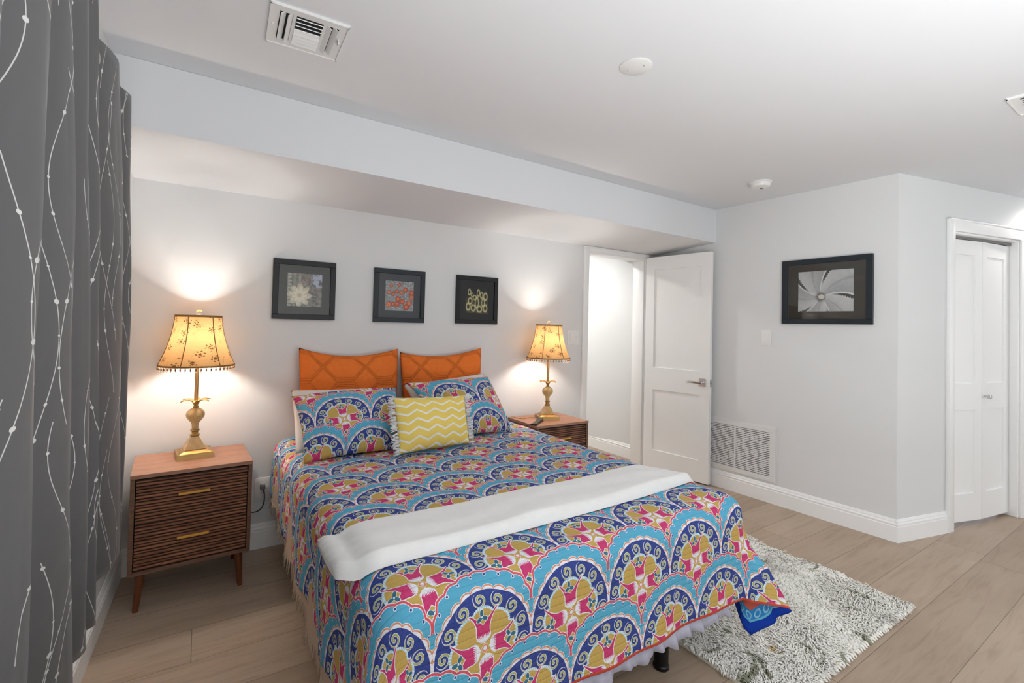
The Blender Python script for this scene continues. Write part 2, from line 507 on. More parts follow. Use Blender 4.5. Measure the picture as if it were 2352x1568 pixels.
def grid_mesh(name, nu, nv, fn, mat, parent=None, uvfn=None, smooth=True):
    vs, uv = [], []
    for j in range(nv):
        for i in range(nu):
            s, t = i/(nu-1), j/(nv-1)
            vs.append(fn(s, t)); uv.append(uvfn(s, t) if uvfn else (s, t))
    fs = [(j*nu+i, j*nu+i+1, (j+1)*nu+i+1, (j+1)*nu+i) for j in range(nv-1) for i in range(nu-1)]
    me = bpy.data.meshes.new(name); me.from_pydata([tuple(v) for v in vs], [], fs)
    ul = me.uv_layers.new(name='UVMap')
    for l in me.loops: ul.data[l.index].uv = uv[l.vertex_index]
    if smooth: me.polygons.foreach_set('use_smooth', [True]*len(me.polygons))
    return link(name, me, mat, parent)
def root(name, label, cat, loc=(0, 0, 0), rz=0.0, group=None):
    o = bpy.data.objects.new(name, None); C.objects.link(o); o.empty_display_size = 0.1
    o.location = loc; o.rotation_euler = (0, 0, rz)
    return tag(o, label, cat, group)
def tag(o, label, cat, group=None, kind=None):
    o['label'] = label; o['category'] = cat
    if group: o['group'] = group
    if kind: o['kind'] = kind
    return o
def struct(o, label=None, cat=None):
    o['kind'] = 'structure'
    if label: o['label'] = label
    if cat: o['category'] = cat
    return o
def copy_tree(o, parent=None):
    c = o.copy(); C.objects.link(c); c.parent = parent
    for ch in list(o.children):
        copy_tree(ch, c)
    return c

# ------------------------------------------------------------------ room shell
def xr(y): return 3.609 - 0.0332*(y-2.0)      # right wall face
def xl(y): return -0.337 + 0.0273*(y-2.0)     # left wall face
D, HC, ZS = 3.010, 2.300, 1.977
def poly_wall(name, p, q, z0, z1, th, mat, holes=(), label=None, cat=None):
    """wall whose face runs p->q; thickness goes to the left of p->q; holes=(s0,s1,za,zb) along the wall"""
    p, q = Vector((*p, 0)), Vector((*q, 0)); L = (q-p).length; d = (q-p)/L; n = Vector((-d.y, d.x, 0))
    ss = sorted({0.0, L} | {h[0] for h in holes} | {h[1] for h in holes})
    zz = sorted({z0, z1} | {h[2] for h in holes} | {h[3] for h in holes})
    bm = bmesh.new()
    cell = {}
    for i in range(len(ss)-1):
        for k in range(len(zz)-1):
            sm, zm = (ss[i]+ss[i+1])/2, (zz[k]+zz[k+1])/2
            cell[i, k] = not any(h[0] < sm < h[1] and h[2] < zm < h[3] for h in holes)
    def P(s, z, t): v = p + d*s + n*t; return (v.x, v.y, z)
    def quad(*c): bm.faces.new([bm.verts.new(v) for v in c])
    for (i, k), on in cell.items():
        if not on: continue
        a, b, lo, hi = ss[i], ss[i+1], zz[k], zz[k+1]
        quad(P(a, lo, 0), P(b, lo, 0), P(b, hi, 0), P(a, hi, 0))
        quad(P(a, lo, th), P(a, hi, th), P(b, hi, th), P(b, lo, th))
        if not cell.get((i-1, k)): quad(P(a, lo, 0), P(a, hi, 0), P(a, hi, th), P(a, lo, th))
        if not cell.get((i+1, k)): quad(P(b, lo, 0), P(b, lo, th), P(b, hi, th), P(b, hi, 0))
        if not cell.get((i, k-1)): quad(P(a, lo, 0), P(a, lo, th), P(b, lo, th), P(b, lo, 0))
        if not cell.get((i, k+1)): quad(P(a, hi, 0), P(b, hi, 0), P(b, hi, th), P(a, hi, th))
    bmesh.ops.remove_doubles(bm, verts=bm.verts, dist=1e-5)
    o = from_bm(name, bm, mat)
    return struct(o, label, cat)

# floor and ceiling
fl = add_box('floor', (-0.9, -2.6, -0.06), (7.3, 5.2, 0.0), MT['floor']); struct(fl, 'pale oak plank floor running under the bed', 'floor')
ce = add_box('ceiling', (-0.9, -2.6, HC), (7.3, 5.2, HC+0.08), MT['ceil']); struct(ce, 'flat pale grey painted ceiling', 'ceiling')
# left wall with the curtained window
yA, yB = -2.35, 3.01
Lw = math.hypot(yB-yA, xl(yB)-xl(yA))
poly_wall('wall_left', (xl(yA), yA), (xl(yB), yB), 0, HC, 0.14, MT['wall'], holes=[(0.35-yA, 1.75-yA, 0.80, 1.85), (-2.0-yA, -0.2-yA, 0.30, 2.10)], label='pale grey wall behind the dark curtain', cat='wall')  # the rearward opening is added for fill light
# back wall (head of the bed) with the doorway
DX0, DX1, DZ = 2.735, 3.435, 1.935
poly_wall('wall_back', (-0.45, D), (3.9, D), 0, HC, 0.12, MT['wall'], holes=[(DX0+0.45, DX1+0.45, -0.01, DZ)], label='pale grey wall at the head of the bed', cat='wall')
# right wall
poly_wall('wall_right', (xr(5.1)+0.0, 5.1), (xr(1.147), 1.147), 0, HC, 0.0, MT['wall'])
bpy.data.objects.remove(bpy.data.objects['wall_right'], do_unlink=True)
pc = Vector((3.637, 1.147)); dc = Vector((0.973, -0.2307)).normalized()
def cw(s, off=0.0):   # point along the closet wall, off = into the closet (away from the room)
    n = Vector((-dc.y, dc.x)); p = pc + dc*s + n*off; return (p.x, p.y)
# thick L-shaped partition: right wall face plus a solid behind it
bm = bmesh.new()
pts = [(xr(5.1), 5.1), (3.637, 1.147), cw(0.11, 0.0), cw(0.11, 0.5), (xr(5.1)+0.5, 5.1)]
lo = [bm.verts.new((x, y, 0)) for x, y in pts]; hi = [bm.verts.new((x, y, HC)) for x, y in pts]
for i in range(len(pts)): j = (i+1) % len(pts); bm.faces.new((lo[i], lo[j], hi[j], hi[i]))
bm.faces.new(lo[::-1]); bm.faces.new(hi)
struct(from_bm('wall_right', bm, MT['wall']), 'pale grey wall holding the framed leaf print', 'wall')
# closet wall with the bifold opening
S0, S1, CZ = 0.545, 1.312, 1.984
e_ = cw(3.4)
poly_wall('wall_closet', cw(0.11), e_, 0, HC, 0.12, MT['wall'], holes=[(S0-0.11, S1-0.11, -0.01, CZ)], label='pale grey wall around the folding closet door', cat='wall')
# closet interior
ci0, ci1 = cw(0.35, 0.62), cw(1.6, 0.62)
poly_wall('wall_closet_back', ci0, ci1, 0, HC, 0.05, MT['wall'])
# walls behind the camera and to the far right
poly_wall('wall_rear', (7.2, -2.35), (-0.7, -2.35), 0, HC, 0.12, MT['wall'], holes=[(7.2-6.8, 7.2-5.3, 0.10, 2.1)], label='rear wall with an added unseen window', cat='wall')
poly_wall('wall_far_right', (6.95, 1.2), (6.95, -2.45), 0, HC, 0.12, MT['wall'], label='far right wall of the room', cat='wall')
# hall behind the doorway
poly_wall('wall_hall', (1.9, 4.9), (3.62, 4.9), 0, HC, 0.1, MT['wall'], label='white hall wall seen through the doorway', cat='wall')
poly_wall('wall_hall_left', (2.0, 3.13), (2.0, 4.95), 0, HC, 0.1, MT['wall'], label='left wall of the hall', cat='wall')
struct(add_box('ceiling_hall', (2.0, 3.13, 1.975), (3.57, 3.40, 2.299), MT['ceil']), 'low hall ceiling just behind the doorway', 'ceiling')
# beam with the dropped ceiling behind it
bm = bmesh.new()
yb0, yb1 = 2.365, 2.387          # face of the beam, left and right
xa, xb = -0.335, xr(2.387)
pr_ = []
for x, y, zb in ((xa, yb0, 2.026), (xb, yb1, 2.021)):
    pr_.append([(x, y, HC-0.001), (x, y, zb), (x + (0.02 if x < 0 else -0.0), D-0.0, ZS), (x, D-0.0, HC-0.001)])
    # rounded top of the beam face
v0 = [bm.verts.new(p) for p in pr_[0]]; v1 = [bm.verts.new(p) for p in pr_[1]]
for i in range(4): j = (i+1) % 4; bm.faces.new((v0[i], v0[j], v1[j], v1[i]))
bm.faces.new(v0[::-1]); bm.faces.new(v1)
struct(from_bm('ceiling_beam', bm, MT['ceil']), 'wide painted ceiling beam above the bed with dropped ceiling behind', 'ceiling beam')

# baseboards: moulded profile swept along the wall
def baseboard(name, p, q, label):
    p, q = Vector((*p, 0)), Vector((*q, 0)); d = (q-p).normalized(); n = Vector((d.y, -d.x, 0))   # n = room side
    prof = [(0, 0), (0.016, 0), (0.016, 0.094), (0.013, 0.098), (0.013, 0.104), (0.016, 0.107), (0.015, 0.112), (0.009, 0.118), (0.009, 0.124), (0.006, 0.130), (0.004, 0.136), (0, 0.138)]
    bm = bmesh.new()
    A = [bm.verts.new(p + n*t + Vector((0, 0, z))) for t, z in prof]; B = [bm.verts.new(q + n*t + Vector((0, 0, z))) for t, z in prof]
    for i in range(len(prof)): j = (i+1) % len(prof); bm.faces.new((A[i], A[j], B[j], B[i]))
    bm.faces.new(A[::-1]); bm.faces.new(B)
    return struct(from_bm(name, bm, MT['trim']), label, 'baseboard')
baseboard('baseboard_left', (xl(-2.3), -2.3), (xl(3.005), 3.005), 'white baseboard below the curtain')
baseboard('baseboard_back', (xl(3.0), D), (DX0-0.062, D), 'white baseboard at the head of the bed')
baseboard('baseboard_right', (xr(3.0), 3.0), (3.637, 1.147-0.012), 'white baseboard below the return air grille')
baseboard('baseboard_closet', cw(-0.012), cw(S0-0.068), 'short white baseboard left of the closet door')
baseboard('baseboard_hall', (3.563, 4.9), (3.563, 3.14), 'white baseboard in the hall')
baseboard('baseboard_closet_side', cw(S1+0.08), cw(3.3), 'white baseboard right of the closet door')

# casing of the doorway
def casing_bars(name, bars, label, parent=None):
    bm = bmesh.new()
    for a, b in bars: box(bm, a, b, 0.004, 2)
    o = auto_smooth(from_bm(name, bm, MT['trim'], parent))
    return struct(o, label, 'door casing')
ZC = 1.976
casing_bars('trim_1', [((DX0-0.058, D-0.016, 0), (DX0, D+0.0, ZC)), ((DX1, D-0.016, 0), (DX1+0.055, D, ZC)), ((DX0+0.0, D-0.0155, DZ), (DX1-0.0, D, ZC)),
                       ((DX0-0.002, D-0.004, 0), (DX0+0.012, D+0.125, DZ)), ((DX1-0.014, D-0.004, 0), (DX1, D+0.125, DZ)), ((DX0, D-0.004, DZ-0.014), (DX1, D+0.125, DZ+0.002))],
            'white casing around the hall doorway')
strike = add_box('strike_plate', (DX0+0.0115, D+0.02, 0.86), (DX0+0.0145, D+0.05, 0.92), MT['chrome'], bpy.data.objects['trim_1'])
# closet casing (built in the closet wall's own direction)
ang_c = math.atan2(dc.y, dc.x)
def closet_frame(name, parts, mat, label=None, parent=None, bev=0.004):
    """boxes given as (s, off, z): off negative = towards the room"""
    bm = bmesh.new()
    for a, b in parts: box(bm, a, b, bev, 2)
    bmesh.ops.transform(bm, matrix=Matrix.Translation((pc.x, pc.y, 0)) @ Matrix.Rotation(ang_c, 4, 'Z'), verts=bm.verts)
    return auto_smooth(from_bm(name, bm, mat, parent))
c2 = closet_frame('trim_2', [((S0-0.062, -0.018, 0), (S0, 0, CZ+0.075)), ((S0, -0.018, CZ), (S1, 0, CZ+0.075)), ((S1, -0.018, 0), (S1+0.062, 0, CZ+0.075)),
                             ((S0, -0.004, 0), (S0+0.014, 0.12, CZ)), ((S1-0.014, -0.004, 0), (S1, 0.12, CZ)), ((S0, -0.004, CZ-0.014), (S1, 0.12, CZ)),
                             ((S0-0.068, -0.024, 0), (S0-0.056, 0, CZ+0.082)), ((S0-0.068, -0.024, CZ+0.070), (S1+0.068, 0, CZ+0.082))], MT['trim'])
struct(c2, 'white casing around the folding closet door', 'door casing')
tr = closet_frame('door_track', [((S0+0.014, 0.035, CZ-0.034), (S1-0.014, 0.037, CZ-0.014)), ((S0+0.014, 0.063, CZ-0.034), (S1-0.014, 0.065, CZ-0.014))], MT['plastic_grey'], parent=c2, bev=0.0)

# window pieces (one behind the curtain, two added out of view for fill light)
def window(name, org, rz, w, h, label, nx=2, ny=2):
    t = bpy.data.objects.new(name, None); C.objects.link(t); t.location = org; t.rotation_euler = (0, 0, rz); struct(t, label, 'window')
    bm = bmesh.new(); e = 0.05
    for a, b in [((0, 0, 0), (w, 0.05, e)), ((0, 0, h-e), (w, 0.05, h)), ((0, 0, e), (e, 0.05, h-e)), ((w-e, 0, e), (w, 0.05, h-e))]: box(bm, a, b, 0.003, 1)
    for i in range(1, nx): box(bm, (w*i/nx-0.02, 0.005, e), (w*i/nx+0.02, 0.045, h-e))
    for k in range(1, ny): box(bm, (e, 0.01, h*k/ny-0.015), (w-e, 0.04, h*k/ny+0.015))
    from_bm('window_frame', bm, MT['trim'], t)
    add_box('glass_pane', (e, 0.022, e), (w-e, 0.028, h-e), MT['pane'], t)
    return t
window('window_1', (xl(0.35)-0.06, 0.35, 0.80), PI/2+0.0273*-1, 1.40, 1.05, 'window behind the dark curtain')
window('added_window_rear', (6.8, -2.42, 0.10), PI, 1.5, 2.0, 'tall window added behind the camera for fill light', 2, 1)
window('added_window_left', (xl(-2.0)-0.06, -2.0, 0.30), PI/2-0.0273, 1.8, 1.8, 'wide window added in the left wall behind the camera for fill light', 2, 1)

# ------------------------------------------------------------------ doors
def panel_leaf(bm, w, h, th, panels, mtx, rec=0.009):
    """slab in x(0..w), z(0..h), y(0..th) with recessed panels on both faces"""
    xs = sorted({0, w} | {p[0] for p in panels} | {p[1] for p in panels}); zs = sorted({0, h} | {p[2] for p in panels} | {p[3] for p in panels})
    def isp(x, z): return any(p[0] < x < p[1] and p[2] < z < p[3] for p in panels)
    V = []
    def quad(*c):
        f = [bm.verts.new(mtx @ Vector(v)) for v in c]; bm.faces.new(f); V.extend(f)
    for y, sg in ((0, 1), (th, -1)):
        for i in range(len(xs)-1):
            for k in range(len(zs)-1):
                a, b, lo_, hi_ = xs[i], xs[i+1], zs[k], zs[k+1]
                if isp((a+b)/2, (lo_+hi_)/2): continue
                quad((a, y, lo_), (b, y, lo_), (b, y, hi_), (a, y, hi_))
        for a, b, lo_, hi_ in panels:
            m_ = 0.008
            o_ = [(a, y, lo_), (b, y, lo_), (b, y, hi_), (a, y, hi_)]
            i_ = [(a+m_*0.3, y+sg*rec, lo_+m_*0.3), (b-m_*0.3, y+sg*rec, lo_+m_*0.3), (b-m_*0.3, y+sg*rec, hi_-m_*0.3), (a+m_*0.3, y+sg*rec, hi_-m_*0.3)]
            for q in range(4): quad(o_[q], o_[(q+1) % 4], i_[(q+1) % 4], i_[q])
            quad(*i_)
    quad((0, 0, 0), (0, th, 0), (w, th, 0), (w, 0, 0)); quad((0, 0, h), (w, 0, h), (w, th, h), (0, th, h))
    for x in (0, w): quad((x, 0, 0), (x, 0, h), (x, th, h), (x, th, 0))
    return V
# the open bedroom door: hinge at the right jamb, swung against the right wall
hx, hy, fx_, fy_ = 3.432, 2.985, 3.520, 2.372
dw = math.hypot(fx_-hx, fy_-hy); da = math.atan2(fy_-hy, fx_-hx)
dr = bpy.data.objects.new('door_1', None); C.objects.link(dr); dr.location = (hx, hy, 0); dr.rotation_euler = (0, 0, da)
struct(dr, 'white two-panel door standing open against the right wall', 'door')
bm = bmesh.new(); dh = 1.928
st_ = 0.088
panel_leaf(bm, dw, dh, 0.035, [(st_, dw-st_, 0.925, dh-0.115), (st_, dw-st_, 0.18, 0.725)], Matrix.Translation((0, 0, 0.012)))
bmesh.ops.remove_doubles(bm, verts=bm.verts, dist=1e-5)
from_bm('door_panel', bm, MT['door'], dr)
# lever handles both sides, latch on the edge
for sgn, y0 in ((-1, 0.0), (1, 0.035)):
    bm = bmesh.new()
    cx, cz = dw-0.060, 0.846
    ya, yb = sorted((y0, y0+sgn*0.009)); box(bm, (cx-0.031, ya, cz-0.033), (cx+0.031, yb, cz+0.033), 0.002, 1)
    ya, yb = sorted((y0+sgn*0.009, y0+sgn*0.045)); box(bm, (cx-0.010, ya, cz-0.010), (cx+0.010, yb, cz+0.010), 0.003, 2)
    ya, yb = sorted((y0+sgn*0.038, y0+sgn*0.049)); box(bm, (cx-0.122, ya, cz-0.009), (cx+0.010, yb, cz+0.009), 0.003, 2)
    auto_smooth(from_bm('door_handle', bm, MT['chrome'], dr))
bm = bmesh.new(); box(bm, (dw-0.001, 0.005, 0.815), (dw+0.0015, 0.030, 0.875), 0.0005, 1); box(bm, (dw+0.001, 0.010, 0.835), (dw+0.010, 0.024, 0.858), 0.003, 2)
auto_smooth(from_bm('latch_plate', bm, MT['chrome'], dr))
for z in (0.25, 0.98, 1.72):
    bm = bmesh.new(); tube(bm, [(-0.004, 0.040, z-0.045), (-0.004, 0.040, z+0.045)], 0.006, 10); auto_smooth(from_bm('hinge', bm, MT['chrome'], dr))
# folding closet door
bf = bpy.data.objects.new('door_2', None); C.objects.link(bf); bf.location = (*cw(S0), 0); struct(bf, 'white folding closet door with two paneled leaves', 'door')
lw = (S1-S0-0.034)/2
A_ = Vector((S0+0.016, 0.046)); B_ = Vector((S1-0.016, 0.046)); half = (B_.x-A_.x)/2; lw2 = half+0.0006; dep = math.sqrt(max(lw2**2-half**2, 0))
M_ = Vector(((A_.x+B_.x)/2, 0.046-dep))
MW = Matrix.Translation((pc.x, pc.y, 0)) @ Matrix.Rotation(ang_c, 4, 'Z')
lh = CZ-0.014-0.022-0.026
for k, (p, q) in enumerate(((A_, M_), (M_, B_))):
    a = math.atan2(q.y-p.y, q.x-p.x)
    mt = bf.matrix_world
    loc = MW @ Matrix.Translation((p.x, p.y, 0.024)) @ Matrix.Rotation(a, 4, 'Z')
    bm = bmesh.new(); w_ = (q-p).length-0.003
    inv = Matrix.Translation((-bf.location.x, -bf.location.y, 0)) @ loc
    panel_leaf(bm, w_, lh, 0.032, [(0.065, w_-0.065, 0.935, lh-0.10), (0.065, w_-0.065, 0.185, 0.755)], inv, 0.009)
    bmesh.ops.remove_doubles(bm, verts=bm.verts, dist=1e-5)
    lf = from_bm('door_leaf', bm, MT['door'], bf)
    if k == 1:
        bm = bmesh.new()
        tube(bm, [(0.033, 0.0, 0.845), (0.033, -0.022, 0.845)], 0.007, 12)
        box(bm, (0.020, -0.036, 0.832), (0.046, -0.020, 0.858), 0.002, 2)
        bmesh.ops.transform(bm, matrix=inv, verts=bm.verts)
        kb = auto_smooth(from_bm('knob', bm, MT['chrome'], lf))
        kb['label'] = 'square chrome knob'

# ------------------------------------------------------------------ ceiling fittings
def ceiling_vent(loc, rz, label):
    t = root('ceiling_vent', label, 'air vent', loc, rz, None)
    w = 0.245; h_ = w/2
    bm = bmesh.new()
    # plate made of a rim with raised lip and strips between the openings
    for a, b in [((-h_, -h_, -0.006), (h_, -h_+0.036, 0)), ((-h_, h_-0.036, -0.006), (h_, h_, 0)), ((-h_, -h_+0.036, -0.006), (-h_+0.030, h_-0.036, 0)), ((h_-0.030, -h_+0.036, -0.006), (h_, h_-0.036, 0)),
                 ((-0.052, -h_+0.036, -0.006), (-0.042, h_-0.036, 0)), ((0.042, -h_+0.036, -0.006), (0.052, h_-0.036, 0))]: box(bm, a, b)
    for a, b in [((-h_, -h_, -0.010), (h_, -h_+0.005, -0.006)), ((-h_, h_-0.005, -0.010), (h_, h_, -0.006)), ((-h_, -h_, -0.010), (-h_+0.005, h_, -0.006)), ((h_-0.005, -h_, -0.010), (h_, h_, -0.006))]: box(bm, a, b)
    from_bm('face_plate', bm, MT['vent'], t)
    for k in range(8):      # middle bank: slats across
        y = -0.078 + k*0.0222; tl = -1 if k >= 4 else 1
        bm = bmesh.new()
        box(bm, (-0.042, -0.0095, -0.0012), (0.042, 0.0095, 0.0012), mtx=Matrix.Translation((0, y, -0.007)) @ Matrix.Rotation(math.radians(38*tl), 4, 'X'))
        from_bm('slat', bm, MT['vent'], t)
    for s in (-1, 1):       # side banks: two long blades
        for q in (0.060, 0.082):
            bm = bmesh.new()
            box(bm, (-0.010, -0.086, -0.0012), (0.010, 0.086, 0.0012), mtx=Matrix.Translation((s*q, 0, -0.007)) @ Matrix.Rotation(math.radians(40*s), 4, 'Y'))
            from_bm('blade', bm, MT['vent'], t)
    add_box('vent_shade_sheet', (-0.094, -0.088, -0.0015), (0.094, 0.088, -0.0005), MT['ventdark'], t)  # flat dark sheet standing in for the shade inside the duct
    for s in (-1, 1): add_lathe('screw', [(0.004, -0.0085), (0.004, -0.006)], MT['vent'], t, 10, cx=s*0.108, cy=0)
    bm = bmesh.new(); box(bm, (0.099, -0.030, -0.024), (0.103, -0.010, -0.006), 0.001, 1); from_bm('lever', bm, MT['vent'], t)
    return t
ceiling_vent((0.278, 1.790, HC), math.radians(-2), 'white square air vent on the ceiling at upper left beside the beam')
ceiling_vent((2.960, 0.405, HC), 0.0, 'white air vent on the ceiling at the right edge of the view')
t = add_lathe('cover_plate', [(0.0625, 0), (0.0625, -0.003), (0.058, -0.006), (0.0, -0.0065)], MT['vent'], None, 48, cap=False); t.location = (1.379, 1.270, HC)
tag(t, 'round blank white cover plate flat on the middle of the ceiling', 'cover plate')
for a in (-1, 1): add_lathe('screw', [(0.0020, -0.0078), (0.0020, -0.006)], MT['plastic_grey'], t, 10, cx=0.012*a, cy=-0.030*a)
sd = root('smoke_detector', 'round white smoke detector on the ceiling near the corner of the right wall', 'smoke detector', (3.155, 1.765, HC))
add_lathe('mounting_ring', [(0.071, 0), (0.071, -0.007), (0.066, -0.009), (0.0, -0.009)], MT['plastic'], sd, 40, cap=False)
add_lathe('housing', [(0.0, -0.009), (0.063, -0.009), (0.062, -0.024), (0.056, -0.033), (0.030, -0.036), (0.0, -0.036)], MT['plastic'], sd, 40, cap=False)
add_lathe('test_button', [(0.0, -0.036), (0.011, -0.036), (0.010, -0.039), (0.0, -0.039)], MT['plastic_grey'], sd, 20, cx=0.02, cap=False)

def downlight(x, y, label, power, z=HC, ang=150):
    t = root('recessed_light', label, 'ceiling light', (x, y, z))
    add_lathe('trim_ring', [(0.055, -0.001), (0.075, -0.001), (0.074, -0.005), (0.055, -0.006)], MT['vent'], t, 32, cap=False)
    add_lathe('lens', [(0.0, -0.003), (0.055, -0.003)], MT['downlight'], t, 32, cap=False)
    spot_down('recessed_lamp', x, y, z-0.012, power, ang).parent = None
    return t
downlight(5.05, 0.62, 'round recessed ceiling light in front of the closet', 9, ang=160)
downlight(3.9, -1.1, 'round recessed fill light added behind the camera on the right', 10)  # added out of view to even the brightness
downlight(1.4, -0.9, 'round recessed fill light added behind the camera', 8)  # second unseen fill, added like the one above
downlight(2.75, 4.1, 'round recessed ceiling light in the hall', 72, ang=172)

# ------------------------------------------------------------------ wall plates, outlets, grille
def plate(name, w, h, label, cat, mtx, kind):
    """kind: list of ('rocker'|'outlet', x)"""
    t = root(name, label, cat); t.matrix_world = mtx
    add_box('wall_plate', (-w/2, -0.005, -h/2), (w/2, 0, h/2), MT['plastic'], t, 0.002)
    for kd, x in kind:
        if kd == 'rocker':
            add_box('rocker', (x-0.017, -0.008, -0.034), (x+0.017, -0.004, 0.034), MT['plastic'], t, 0.001)
        elif kd == 'toggle':
            add_box('toggle', (x-0.012, -0.0065, -0.024), (x+0.012, -0.004, 0.024), MT['plastic'], t, 0.001)
            add_box('toggle_tip', (x-0.005, -0.014, -0.002), (x+0.005, -0.006, 0.012), MT['plastic'], t, 0.001)
        else:
            for z in (-0.020, 0.020):
                r = add_box('receptacle', (x-0.016, -0.0065, z-0.014), (x+0.016, -0.004, z+0.014), MT['plastic'], t, 0.002)
                bm = bmesh.new()
                for q in (-0.006, 0.006): box(bm, (x+q-0.001, -0.0068, z-0.002), (x+q+0.001, -0.0064, z+0.007))
                from_bm('slot', bm, MT['dark'], r)
    return t
plate('light_switch', 0.122, 0.122, 'white double light switch beside the doorway above the right nightstand', 'light switch', Matrix.Translation((2.582, D, 1.197)), [('rocker', -0.024), ('toggle', 0.026)])
MR = Matrix.Rotation(-PI/2 - 0.0332*-1, 4, 'Z')
plate('light_switch', 0.074, 0.120, 'white single light switch on the right wall below the leaf print', 'light switch', Matrix.Translation((xr(1.958), 1.958, 1.236)) @ Matrix.Rotation(-PI/2+0.0332, 4, 'Z'), [('rocker', 0.0)])
ot = plate('wall_outlet', 0.078, 0.130, 'white wall outlet with a plugged cord between left nightstand and bed', 'outlet', Matrix.Translation((0.312, D, 0.326)), [('outlet', 0.0)])
plate('wall_outlet', 0.070, 0.112, 'white wall outlet low on the hall wall seen through the doorway', 'outlet', Matrix.Translation((3.5609, 3.778, 0.322)) @ Matrix.Rotation(-PI/2, 4, 'Z'), [('outlet', 0.0)])
pl = root('power_cord', 'dark power cord plugged into the outlet beside the left nightstand', 'cord', (0.312, D, 0.346))
bm = bmesh.new(); box(bm, (-0.012, -0.034, -0.014), (0.012, -0.007, 0.014), 0.004, 2); auto_smooth(from_bm('plug', bm, plain('grey_plug', (128, 124, 118), 0.5), pl))
bm = bmesh.new(); cp = []
for i in range(15):
    s = i/14; cp.append((0.004 + 0.014*math.sin(s*PI)*1.0 - 0.075*s*s*1.0, -0.026-0.012*math.sin(s*PI), -0.010 - 0.105*math.sin(s*PI*0.62)**1.0 - 0.02*s))
cp.append((-0.12, -0.03, -0.16)); tube(bm, cp, 0.0028, 8); auto_smooth(from_bm('cable', bm, MT['cord'], pl))

# return air grille on the right wall
gl = root('return_air_grille', 'large white return air grille low on the right wall behind the open door', 'air vent')
gl.matrix_world = Matrix.Translation((xr(2.19), 2.19, 0.357)) @ Matrix.Rotation(-PI/2+0.0332, 4, 'Z')
GW, GH = 0.62, 0.400
bm = bmesh.new()
for a, b in [((-GW/2, -0.010, -GH/2), (GW/2, 0, -GH/2+0.036)), ((-GW/2, -0.010, GH/2-0.036), (GW/2, 0, GH/2)), ((-GW/2, -0.010, -GH/2+0.036), (-GW/2+0.036, 0, GH/2-0.036)), ((GW/2-0.036, -0.010, -GH/2+0.036), (GW/2, 0, GH/2-0.036))]: box(bm, a, b, 0.0015, 1)
for a, b in [((-GW/2-0.012, -0.004, -GH/2-0.012), (GW/2+0.012, 0, -GH/2)), ((-GW/2-0.012, -0.004, GH/2), (GW/2+0.012, 0, GH/2+0.012)), ((-GW/2-0.012, -0.004, -GH/2), (-GW/2, 0, GH/2)), ((GW/2, -0.004, -GH/2), (GW/2+0.012, 0, GH/2))]: box(bm, a, b)
auto_smooth(from_bm('grille_frame', bm, MT['vent'], gl))
add_box('grille_shade_sheet', (-GW/2+0.03, -0.0015, -GH/2+0.03), (GW/2-0.03, -0.0005, GH/2-0.03), MT['ventdark'], gl)  # flat dark sheet painted as the shade behind the slots
x0g, x1g = -GW/2+0.036, GW/2-0.036; sec = (x1g-x0g)/2
for k in range(23):
    z = -GH/2+0.046 + k*0.0141
    bm = bmesh.new()
    box(bm, (x0g, -0.0075, z-0.0047), (x1g, -0.0055, z+0.0047))
    # bridging tabs that draw the diamond lattice
    for si in range(2):
        xs = x0g + si*sec
        ph = abs(((k*0.5+1.0) % 4.0)-2.0)/2.0
        for sg in (-1, 1):
            c = xs + sec*(0.5 + sg*ph*0.5)
            if x0g+0.01 < c < x1g-0.01: box(bm, (c-0.010, -0.0074, z-0.0075), (c+0.010, -0.0054, z+0.0075))
    from_bm('louver', bm, MT['vent'], gl)
add_box('mullion', (-0.006, -0.0085, -GH/2+0.036), (0.006, -0.003, GH/2-0.036), MT['vent'], gl)

